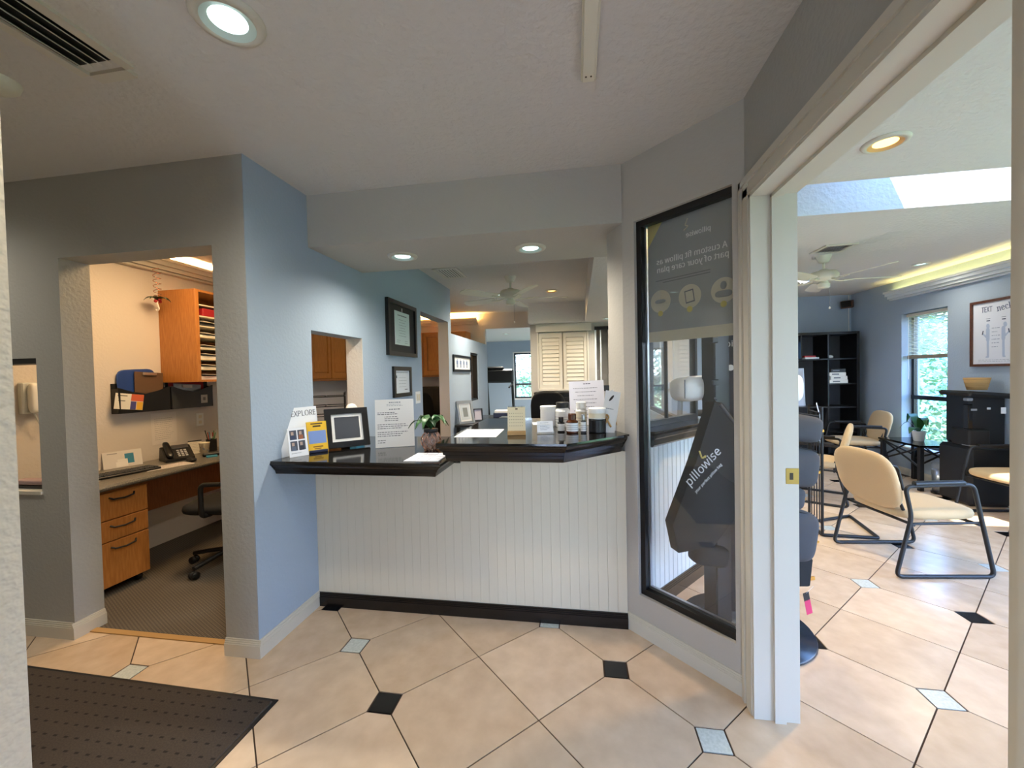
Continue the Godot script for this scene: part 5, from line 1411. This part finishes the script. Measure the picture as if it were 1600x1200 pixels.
	for g in gb:
		t = thing("fabric_bag", g[5], "bag", V(g[0], g[1], g[2]), 20)
		put(t, "bag_body", cushion_mesh(g[3], g[4], 0.16, 0.45, 0.5), M["charcoal_cloth"], Vector3.ZERO, V(0, 0, -10))
		tube(t, "seam", [V(-0.12, g[4] * 0.46, 0.05), V(0.0, g[4] * 0.50, 0.05), V(0.12, g[4] * 0.36, 0.05)], 0.005, M["black_cloth"], 5)
		box(t, "clip", V(g[3] * 0.52, -g[4] * 0.2, 0.03), V(0.035, 0.014, 0.012), M["gold_clip"], 0.003)
	t = thing("pouch", "small black pouch hanging below the grey bags", "pouch", V(1.085, 0.32, -2.275), 22)
	box(t, "pouch_body", V(0, 0, 0), V(0.19, 0.15, 0.03), M["black_cloth"], 0.010, V(0, 0, -8))
	box(t, "clip", V(0.105, -0.05, 0.0), V(0.03, 0.018, 0.012), M["gold_clip"], 0.002)
	t = thing("price_tag", "pink and black swing tag dangling under the black pouch", "tag", V(1.138, 0.11, -2.26), 20)
	box(t, "card", V(0, 0.037, 0), V(0.035, 0.075, 0.001), M["pink"], 0.0, V(0, 0, 12))
	box(t, "card_top", V(-0.012, 0.092, 0), V(0.035, 0.045, 0.001), M["black"], 0.0, V(0, 0, 12))
	tube(t, "string", [V(-0.012, 0.11, 0), V(0.03, 0.14, 0)], 0.001, M["white"], 4)
	# literature rack
	t = thing("literature_rack", "black wire literature rack with white leaflets behind the grey bags", "rack", V(1.96, 0, -3.77))
	tube(t, "base_frame", smooth_path([V(0.025, 0.013, -0.15), V(-0.03, 0.013, 0.145), V(0.36, 0.013, 0.165), V(0.456, 0.013, -0.35), V(0.025, 0.013, -0.15)], 0.02), 0.013, M["black_tube"], 8)
	tube(t, "post", [V(0.025, 0.013, -0.15), V(0.025, 1.05, -0.15)], 0.011, M["black_tube"], 8)
	tube(t, "post", [V(-0.03, 0.013, 0.145), V(-0.03, 1.05, 0.145)], 0.011, M["black_tube"], 8)
	for k in 4:
		var f := (k + 1) / 5.0
		tube(t, "wire", [V(0.025 - 0.055 * f, 0.10, -0.15 + 0.295 * f), V(0.025 - 0.055 * f, 1.0, -0.15 + 0.295 * f)], 0.004, M["black_tube"], 6)
	for y in [0.10, 0.56, 1.0]:
		tube(t, "cross_wire", [V(0.025, y, -0.15), V(-0.03, y, 0.145)], 0.005, M["black_tube"], 6)
	for k in 2:
		t = thing("leaflet", ["white leaflet in the upper part of the wire rack", "white leaflet in the lower part of the wire rack"][k], "leaflet", V(2.03, 0.66 + 0.20 * k, -3.80), 62)
		sheet(t, "leaflet", 0.21, 0.24 - 0.03 * k, 0.003, printed("leaflet_print_%d" % k, 80, 100, rgb8(230, 230, 236), rows(0.15, 0.2, 0.7, 7, 0.1, 0.02, rgb8(180, 180, 190), 131 + k)), M["paper"], Vector3.ZERO, V(-12, 0, 0))
	# chairs
	var ch := thing("waiting_chair", "tan fabric sled chair with black tube arms facing the window wall", "chair", V(2.273, 0, -3.25), 6.5, "tan waiting room chairs")
	sled_chair_parts(ch)
	copy(ch, V(2.42, 0, -4.75), 150.0, "tan sled chair half hidden behind the wire literature rack")
	copy(ch, V(3.58, 0, -6.04), 170.0, "tan sled chair between bookcase and black side table")
	copy(ch, V(3.745, 0, -4.12), 183.0, "tan sled chair with sunlit seat in front of the black cooler")
	# side table, plant, basket
	t = thing("side_table", "black wooden side table with crossed braces under the window", "table", V(3.83, 0, -5.34))
	box(t, "table_top", V(0, 0.49, 0), V(0.40, 0.022, 0.62), M["black_gloss"], 0.003)
	for s in [[-0.165, -0.275], [0.165, -0.275], [-0.165, 0.275], [0.165, 0.275]]:
		box(t, "leg", V(s[0], 0.239, s[1]), V(0.042, 0.478, 0.042), M["black"], 0.003)
	for x in [-0.165, 0.165]:
		tube(t, "brace", [V(x, 0.46, -0.25), V(x, 0.26, 0.25)], 0.010, M["black"], 6)
		tube(t, "brace", [V(x, 0.26, -0.25), V(x, 0.46, 0.25)], 0.010, M["black"], 6)
	for z in [-0.275, 0.275]:
		tube(t, "brace", [V(-0.145, 0.46, z), V(0.145, 0.30, z)], 0.010, M["black"], 6)
		tube(t, "brace", [V(-0.145, 0.30, z), V(0.145, 0.46, z)], 0.010, M["black"], 6)
	t = thing("orchid", "broad-leaved orchid in a white pot on the side table", "plant", V(3.86, 0.5012, -5.36))
	lathe(t, "pot", Vector3.ZERO, [Vector2(0, 0), Vector2(0.042, 0), Vector2(0.046, 0.004), Vector2(0.062, 0.11), Vector2(0.064, 0.115), Vector2(0.058, 0.115), Vector2(0.056, 0.10), Vector2(0, 0.10)], M["white"], 28)
	for k in 6:
		leaf(t, V(0, 0.10, 0), [0.4, 1.5, 2.6, 3.7, 4.5, 5.6][k], [0.15, 0.20, 0.16, 0.21, 0.15, 0.22][k], 0.046, [0.10, 0.14, 0.08, 0.05, 0.12, 0.04][k], M["leaf"])
	tube(t, "stake", [V(-0.01, 0.10, 0.0), V(-0.015, 0.42, 0.0)], 0.002, M["black"], 5)
	t = thing("waste_basket", "slim chrome step bin with clear liner beside the side table", "bin", V(3.80, 0, -4.98))
	lathe(t, "body", Vector3.ZERO, [Vector2(0, 0.02), Vector2(0.075, 0.02), Vector2(0.078, 0.25), Vector2(0.07, 0.25), Vector2(0.068, 0.03), Vector2(0, 0.03)], M["steel"], 28)
	lathe(t, "base_ring", Vector3.ZERO, [Vector2(0, 0), Vector2(0.085, 0), Vector2(0.085, 0.02), Vector2(0, 0.02)], M["black"], 28)
	lathe(t, "liner", V(0, 0.25, 0), [Vector2(0.080, -0.05), Vector2(0.083, 0.03), Vector2(0.079, 0.07)], M["clear_plastic"], 28)
	box(t, "pedal", V(-0.085, 0.012, 0.03), V(0.03, 0.008, 0.03), M["black"], 0.002)
	# water cooler with basket
	t = thing("water_cooler", "tall black beverage cooler standing against the window wall", "cooler", V(3.86, 0, -4.70))
	box(t, "cabinet", V(0, 0.29, 0), V(0.36, 0.58, 0.36), M["black_frame"], 0.03)
	box(t, "upper_body", V(0.03, 0.83, -0.03), V(0.30, 0.50, 0.28), M["black_frame"], 0.02)
	box(t, "spout_tower", V(-0.08, 0.66, 0.06), V(0.18, 0.16, 0.20), M["black"], 0.012)
	box(t, "hood", V(-0.01, 1.075, 0.02), V(0.38, 0.05, 0.36), M["black_frame"], 0.022, V(0, 0, -5))
	box(t, "dispense_recess", V(-0.125, 0.86, 0.09), V(0.04, 0.24, 0.06), M["black_gloss"], 0.006)
	box(t, "nozzle", V(-0.14, 1.03, 0.11), V(0.05, 0.03, 0.05), M["silver"], 0.006)
	box(t, "label_plate", V(-0.10, 0.93, 0.122), V(0.05, 0.018, 0.004), M["silver"], 0.001)
	box(t, "label_plate", V(0.03, 0.94, 0.112), V(0.03, 0.02, 0.004), M["ink_light"], 0.001)
	box(t, "drip_tray", V(-0.12, 0.588, 0.12), V(0.10, 0.012, 0.08), M["silver"], 0.003)
	box(t, "notice_label", V(0.15, 0.92, 0.112), V(0.04, 0.06, 0.004), M["paper"], 0.0)
	t = thing("woven_basket", "tan woven basket standing on top of the beverage cooler", "basket", V(3.90, 1.114, -4.72))
	lathe(t, "basket", Vector3.ZERO, [Vector2(0, 0), Vector2(0.07, 0), Vector2(0.095, 0.12), Vector2(0.09, 0.12), Vector2(0.066, 0.008), Vector2(0, 0.008)], M["kraft"], 24)
	for k in 3:
		lathe(t, "woven_rim", V(0, 0.03 + 0.035 * k, 0), [Vector2(0.074 + 0.0075 * k, 0), Vector2(0.081 + 0.0075 * k, 0.006), Vector2(0.076 + 0.0075 * k, 0.012)], M["kraft"], 24)
	# bookcase
	t = thing("bookcase", "tall black cube bookcase against the far waiting room wall", "bookcase", V(0, 0, -6.65))
	var xs := [2.48, 2.83, 3.18, 3.53, 3.885]
	box(t, "side_panel", V(3.905, 0.937, 0), V(0.036, 1.875, 0.39), M["black_frame"], 0.002)
	box(t, "side_panel", V(2.46, 0.937, 0), V(0.036, 1.875, 0.39), M["black_frame"], 0.002)
	box(t, "top_panel", V(3.1825, 1.857, 0), V(1.41, 0.036, 0.39), M["black_frame"], 0.002)
	box(t, "bottom_panel", V(3.1825, 0.05, 0), V(1.41, 0.036, 0.39), M["black_frame"], 0.002)
	box(t, "back_panel", V(3.1825, 0.95, -0.188), V(1.41, 1.8, 0.006), M["dark_grey"], 0.0)
	for k in [1, 3]:
		box(t, "divider", V(xs[k], 0.95, 0), V(0.016, 1.78, 0.37), M["black_frame"], 0.0)
	box(t, "divider", V(xs[2], 1.665, 0), V(0.016, 0.35, 0.37), M["black_frame"], 0.0)
	for y in [1.49, 0.80, 0.44]:
		box(t, "shelf", V(3.1825, y, 0), V(1.41, 0.016, 0.37), M["black_frame"], 0.0)
	box(t, "shelf", V(3.707, 1.135, 0), V(0.34, 0.016, 0.37), M["black_frame"], 0.0)
	for k in 4:
		t = thing("book", ["lowest", "second", "third", "topmost"][k] + " white book in the slanted pile on the bookcase shelf", "book", V(3.665 - 0.006 * k, 1.1432 + 0.052 * k, -6.60), 6.0 * (k % 2))
		box(t, "cover", V(0, 0.025, 0), V(0.235 - 0.012 * k, 0.050, 0.26), M["dark_grey"] if k == 3 else M["paper"], 0.002)
		box(t, "spine_label", V(-0.03, 0.025, 0.131), V(0.09, 0.018, 0.002), M["ink_soft"], 0.0)
	t = thing("book", "red book lying on the upper bookcase shelf", "book", V(3.32, 1.4985, -6.60), 8)
	box(t, "cover", V(0, 0.012, 0), V(0.20, 0.024, 0.22), M["paper"], 0.002)
	box(t, "jacket", V(-0.02, 0.036, 0), V(0.16, 0.024, 0.2), M["red"], 0.002)
	t = thing("figurine", "small white bird figurine on the upper bookcase shelf", "ornament", V(3.62, 1.4985, -6.58))
	put(t, "body", cushion_mesh(0.07, 0.045, 0.04, 0.9, 0.9), M["white"], V(0, 0.026, 0))
	tube(t, "neck", smooth_path([V(-0.02, 0.03, 0), V(-0.035, 0.07, 0), V(-0.05, 0.065, 0)], 0.015), 0.008, M["white"], 8)
	t = thing("desk_screen", "bright blue screen standing on the upper bookcase shelf", "screen", V(3.09, 1.4985, -6.58))
	box(t, "frame", V(0, 0.13, 0), V(0.17, 0.26, 0.02), M["black"], 0.003)
	box(t, "screen", V(0, 0.13, 0.011), V(0.15, 0.23, 0.002), M["screen_blue"], 0.0)
	framed("display_poster", "white framed poster standing in the bookcase opening", "poster", 0.62, 0.56, 0.012, M["silver"], printed("shelf_poster_print", 120, 110, rgb8(206, 212, 222), [[0.5, 0.08, 0.4, 0.06, rgb8(150, 160, 176)], [0.72, 0.7, 0.12, 0.14, rgb8(120, 130, 150)], [0.2, 0.4, 0.2, 0.4, rgb8(170, 180, 196)]] + rows(0.5, 0.2, 0.4, 4, 0.09, 0.02, rgb8(160, 168, 184), 141)), V(2.99, 0.8085, -6.62), V(-4, 0, 0), 0.015)
	# window wall
	t = thing("window_blind", "raised cream slatted blind in the upper half of the tall window", "blind", V(4.115, 0, -5.565))
	for k in 27:
		box(t, "slat", V(0, 1.965 - k * 0.0175, 0), V(0.024, 0.0016, 0.62), M["blind"], 0.0, V(0, 0, 24))
	box(t, "head_rail", V(0, 1.995, 0), V(0.04, 0.035, 0.63), M["blind"], 0.003)
	box(t, "bottom_stack", V(0, 1.475, 0), V(0.028, 0.045, 0.62), M["blind_rail"], 0.004)
	for z in [-0.2, 0.2]:
		tube(t, "ladder_cord", [V(-0.012, 1.98, z), V(-0.012, 1.49, z)], 0.0012, M["white"], 4)
	tube(t, "tilt_wand", [V(-0.025, 1.98, -0.27), V(-0.025, 1.20, -0.27)], 0.003, M["white"], 6)
	t = framed("neck_poster", "TEXT neck posture poster in a walnut frame on the window wall", "poster", 0.50, 0.66, 0.024, M["walnut"], body_poster(), V(4.049, 1.344, -4.70), V(0, -90, 0), 0.025)
	lettering(t, "lettering", "TEXT", 0.052, M["poster_blue"], V(-0.085, 0.565, 0.0125), Vector3.ZERO, "Droid Sans", false, 0.7)
	lettering(t, "lettering", "neck", 0.056, M["poster_blue"], V(0.085, 0.57, 0.0125), V(0, 0, 8), "Droid Serif", false, 0.85)
	waiting_cove()
	t = thing("wall_speaker", "small brown wedge speaker high in the waiting room corner", "speaker", V(3.955, 2.25, -6.78), -45)
	box(t, "cabinet", V(0, 0.05, 0), V(0.14, 0.11, 0.09), M["walnut"], 0.006, V(12, 0, 0))
	box(t, "grille", V(0, 0.05, 0.046), V(0.12, 0.09, 0.006), M["black_cloth"], 0.003, V(12, 0, 0))
	tube(t, "cable_cover", [V(0, -0.36, -0.07), V(0, 0.19, -0.07)], 0.005, M["white"], 6)
	fan("white ceiling fan hanging in the waiting room under the vent", V(2.373, 2.45, -4.415), 0.0)
	add_bounce_slab()
	var s2 := thing("skylight", "clear pane over the rear ceiling shaft beyond the fan", "skylight", V(2.09, 3.06, -5.65))
	box(s2, "pane", V(0, 0, 0), V(1.70, 0.006, 0.50), M["glass"], 0.0)
	put(s2, "frame", boxes_mesh([[V(-0.89, -0.008, -0.28), V(-0.80, 0.03, 0.28)], [V(0.80, -0.008, -0.28), V(0.89, 0.03, 0.28)]]), M["steel"])
	var sk := thing("skylight", "clear skylight pane closing the bright ceiling shaft", "skylight", V(2.345, 3.155, -2.96))
	box(sk, "pane", V(0, 0, 0), V(0.85, 0.006, 0.60), M["glass"], 0.0)
	put(sk, "frame", boxes_mesh([[V(-0.44, -0.004, -0.33), V(-0.40, 0.03, 0.33)], [V(0.40, -0.004, -0.33), V(0.44, 0.03, 0.33)], [V(-0.40, -0.004, -0.33), V(0.40, 0.03, -0.29)], [V(-0.40, -0.004, 0.29), V(0.40, 0.03, 0.33)]]), M["steel"])

func add_bounce_slab() -> void:
	var o := wall("bounce_slab", [[V(-4, -0.26, 2.6), V(4, -0.02, 9.0)]], M["concrete"])  # sunlit slab added out of view, bounces warm light onto the lobby ceiling
	o.set_meta("label", "pale concrete slab added outside the entrance to bounce sunlight inside")

func waiting_cove() -> void:
	cove("cove_cornice", "pale cornice hiding yellow cove lighting above the waiting room window", V(4.05, 2.215, -6.02), -90, 6.2, M["trim_blue_white"], Color(1.0, 0.93, 0.58), 1.6)

# ---------------------------------------------------------------- rooms glimpsed behind
func wall_cabinet(label: String, at: Vector3, turn: float, n: int, w: float, h: float) -> void:
	var t := thing("wall_cabinet", label, "cabinet", at, turn, "oak wall cabinets")
	box(t, "body", V(0, h / 2, 0.15), V(n * w, h, 0.30), M["oak"], 0.003)
	for k in n:
		var x := (k - (n - 1) / 2.0) * w
		var d := put(t, "door", boxes_mesh([[V(-w / 2 + 0.008, 0.01, 0), V(-w / 2 + 0.065, h - 0.01, 0.02)], [V(w / 2 - 0.065, 0.01, 0), V(w / 2 - 0.008, h - 0.01, 0.02)], [V(-w / 2 + 0.065, 0.01, 0), V(w / 2 - 0.065, 0.075, 0.02)], [V(-w / 2 + 0.065, h - 0.075, 0), V(w / 2 - 0.065, h - 0.01, 0.02)]]), M["oak"], V(x, 0, 0.30))
		put(d, "raised_panel", bev_box(V(w - 0.15, h - 0.17, 0.014), 0.006), M["oak"], V(0, h / 2, 0.008))
	box(t, "light_rail", V(0, -0.012, 0.29), V(n * w, 0.024, 0.02), M["oak_dark"], 0.002)

func back_rooms() -> void:
	wall_cabinet("oak wall cabinets seen through the wall pass-through", V(-3.499, 1.36, -5.3), 90, 4, 0.42, 0.76)
	wall_cabinet("oak wall cabinets under the warm cove beyond the inner doorway", V(-2.62, 1.38, -6.999), 0, 4, 0.38, 0.74)
	cove("cove_cornice", "cream cornice with warm cove light on the back office end wall", V(-3.48, 2.26, -6.999), 0, 1.76, M["trim_white"], Color(1.0, 0.78, 0.46), 6.0)
	office_chair("black office chair in the dark space of the inner doorway", V(-2.05, 0, -5.2), 40.0)
	var t := thing("storage_cabinet", "tall black cabinet standing in the inner doorway shadow", "cabinet", V(-2.25, 0, -6.3))
	box(t, "body", V(0, 0.60, 0), V(0.80, 1.20, 0.45), M["black"], 0.006)
	for s in [-0.2, 0.2]:
		box(t, "door", V(s, 0.60, 0.232), V(0.39, 1.16, 0.014), M["black_frame"], 0.003)
	# file tray in the pass-through
	t = thing("wire_tray", "black wire letter tray stack seen through the pass-through", "letter tray", V(-2.25, 0, -3.35), 30)
	box(t, "stand", V(0, 0.45, 0), V(0.5, 0.90, 0.4), M["oak_dark"], 0.004)
	for k in 4:
		var y := 0.95 + k * 0.085
		for s in [-0.14, 0.14]:
			tube(t, "wire", [V(-0.16, y, s), V(0.16, y, s)], 0.004, M["black"], 5)
		for s in [-0.16, 0.0, 0.16]:
			tube(t, "wire", [V(s, y, -0.14), V(s, y, 0.14)], 0.004, M["black"], 5)
	for s in [[-0.16, -0.14], [0.16, -0.14], [-0.16, 0.14], [0.16, 0.14]]:
		tube(t, "post", [V(s[0], 0.90, s[1]), V(s[0], 1.24, s[1])], 0.005, M["black"], 5)
	# treadmill
	t = thing("treadmill", "black treadmill with tall console in the exercise room", "treadmill", V(-2.05, 0, -10.4), 0)
	box(t, "deck", V(0, 0.11, 0.3), V(0.72, 0.14, 1.6), M["black_frame"], 0.02)
	box(t, "belt", V(0, 0.186, 0.35), V(0.5, 0.012, 1.4), M["dark_grey"], 0.002)
	for s in [-0.34, 0.34]:
		tube(t, "upright", [V(s, 0.12, -0.35), V(s, 1.25, -0.15)], 0.035, M["black_frame"], 8)
		tube(t, "handrail", [V(s, 1.12, -0.15), V(s, 1.05, 0.35)], 0.022, M["black"], 8)
	box(t, "console", V(0, 1.34, -0.15), V(0.76, 0.36, 0.12), M["black"], 0.04)
	box(t, "console_hood", V(-0.10, 1.54, -0.15), V(0.46, 0.10, 0.10), M["black_frame"], 0.03)
	# exercise bike behind the glass panel
	t = thing("exercise_bike", "grey exercise machine glimpsed through the glass panel", "exercise machine", V(1.42, 0, -5.6), 20)
	box(t, "base", V(0, 0.06, 0), V(0.30, 0.10, 0.9), M["dark_grey"], 0.02)
	tube(t, "mast", [V(0, 0.1, -0.3), V(0.02, 1.1, -0.2)], 0.035, M["steel"], 8)
	tube(t, "seat_post", [V(0, 0.1, 0.25), V(0, 0.8, 0.3)], 0.03, M["steel"], 8)
	put(t, "saddle", cushion_mesh(0.22, 0.3, 0.08, 0.8, 0.7), M["black_cloth"], V(0, 0.84, 0.3), V(90, 0, 0))
	tube(t, "handlebar", smooth_path([V(-0.25, 1.15, 0.05), V(-0.2, 1.1, -0.2), V(0.2, 1.1, -0.2), V(0.25, 1.15, 0.05)], 0.08), 0.016, M["black"], 8)
	lathe(t, "flywheel", V(0.04, 0.32, -0.2), [Vector2(0, -0.02), Vector2(0.20, -0.02), Vector2(0.22, 0), Vector2(0.20, 0.02), Vector2(0, 0.02)], M["steel"], 28, V(0, 0, 90))

# ---------------------------------------------------------------- outdoors
func hedge(label: String, at: Vector3, s: Vector3, n: int, sd: int) -> void:
	var t := thing("garden_hedge", label, "hedge", at)
	var r := RandomNumberGenerator.new()
	r.seed = sd
	var st := new_st()
	for k in n:
		var c := V(r.randf_range(-0.5, 0.5) * s.x, r.randf_range(0.0, 1.0) * s.y, r.randf_range(-0.5, 0.5) * s.z)
		var a := r.randf() * TAU
		var b := r.randf_range(-0.9, 0.9)
		var u := V(cos(a) * cos(b), sin(b), sin(a) * cos(b))
		var v := u.cross(V(r.randf() - 0.5, r.randf() - 0.5, r.randf() - 0.5)).normalized()
		var l := r.randf_range(0.05, 0.11)
		st.add_vertex(c - u * l); st.add_vertex(c + v * l * 0.4); st.add_vertex(c + u * l)
		st.add_vertex(c - u * l); st.add_vertex(c + u * l); st.add_vertex(c - v * l * 0.4)
	var o := put(t, "foliage", done(st), M["hedge"])
	o.set_meta("kind", "stuff")

func outdoors() -> void:
	var g := wall("ground", [[V(-30, -0.35, -50), V(40, -0.25, 20)]], M["lawn"])
	g.set_meta("label", "lawn outside the windows")
	hedge("leafy green hedge outside the waiting room window", V(7.2, -0.25, -8.2), V(1.6, 2.7, 6.0), 5200, 3)
	hedge("low planting outside beneath the waiting room window", V(5.6, -0.25, -7.0), V(0.8, 1.0, 3.0), 1500, 4)
	hedge("leafy hedge beyond the exercise room window", V(-2.2, -0.25, -17.0), V(5.0, 2.4, 1.6), 4200, 5)
	hedge("leafy hedge beyond the narrow far window", V(2.0, -0.25, -8.6), V(1.8, 2.6, 0.8), 2600, 6)
	var t := thing("neighbour_house", "pale blue neighbouring house wall beyond the hedge", "house", V(10.5, -0.25, -13.0))
	box(t, "wall", V(0, 1.6, 0), V(0.3, 3.2, 16.0), M["neighbour_wall"], 0.0)
	box(t, "roof", V(0.6, 3.4, 0), V(2.4, 0.2, 16.6), M["dark_grey"], 0.0, V(0, 0, 14))
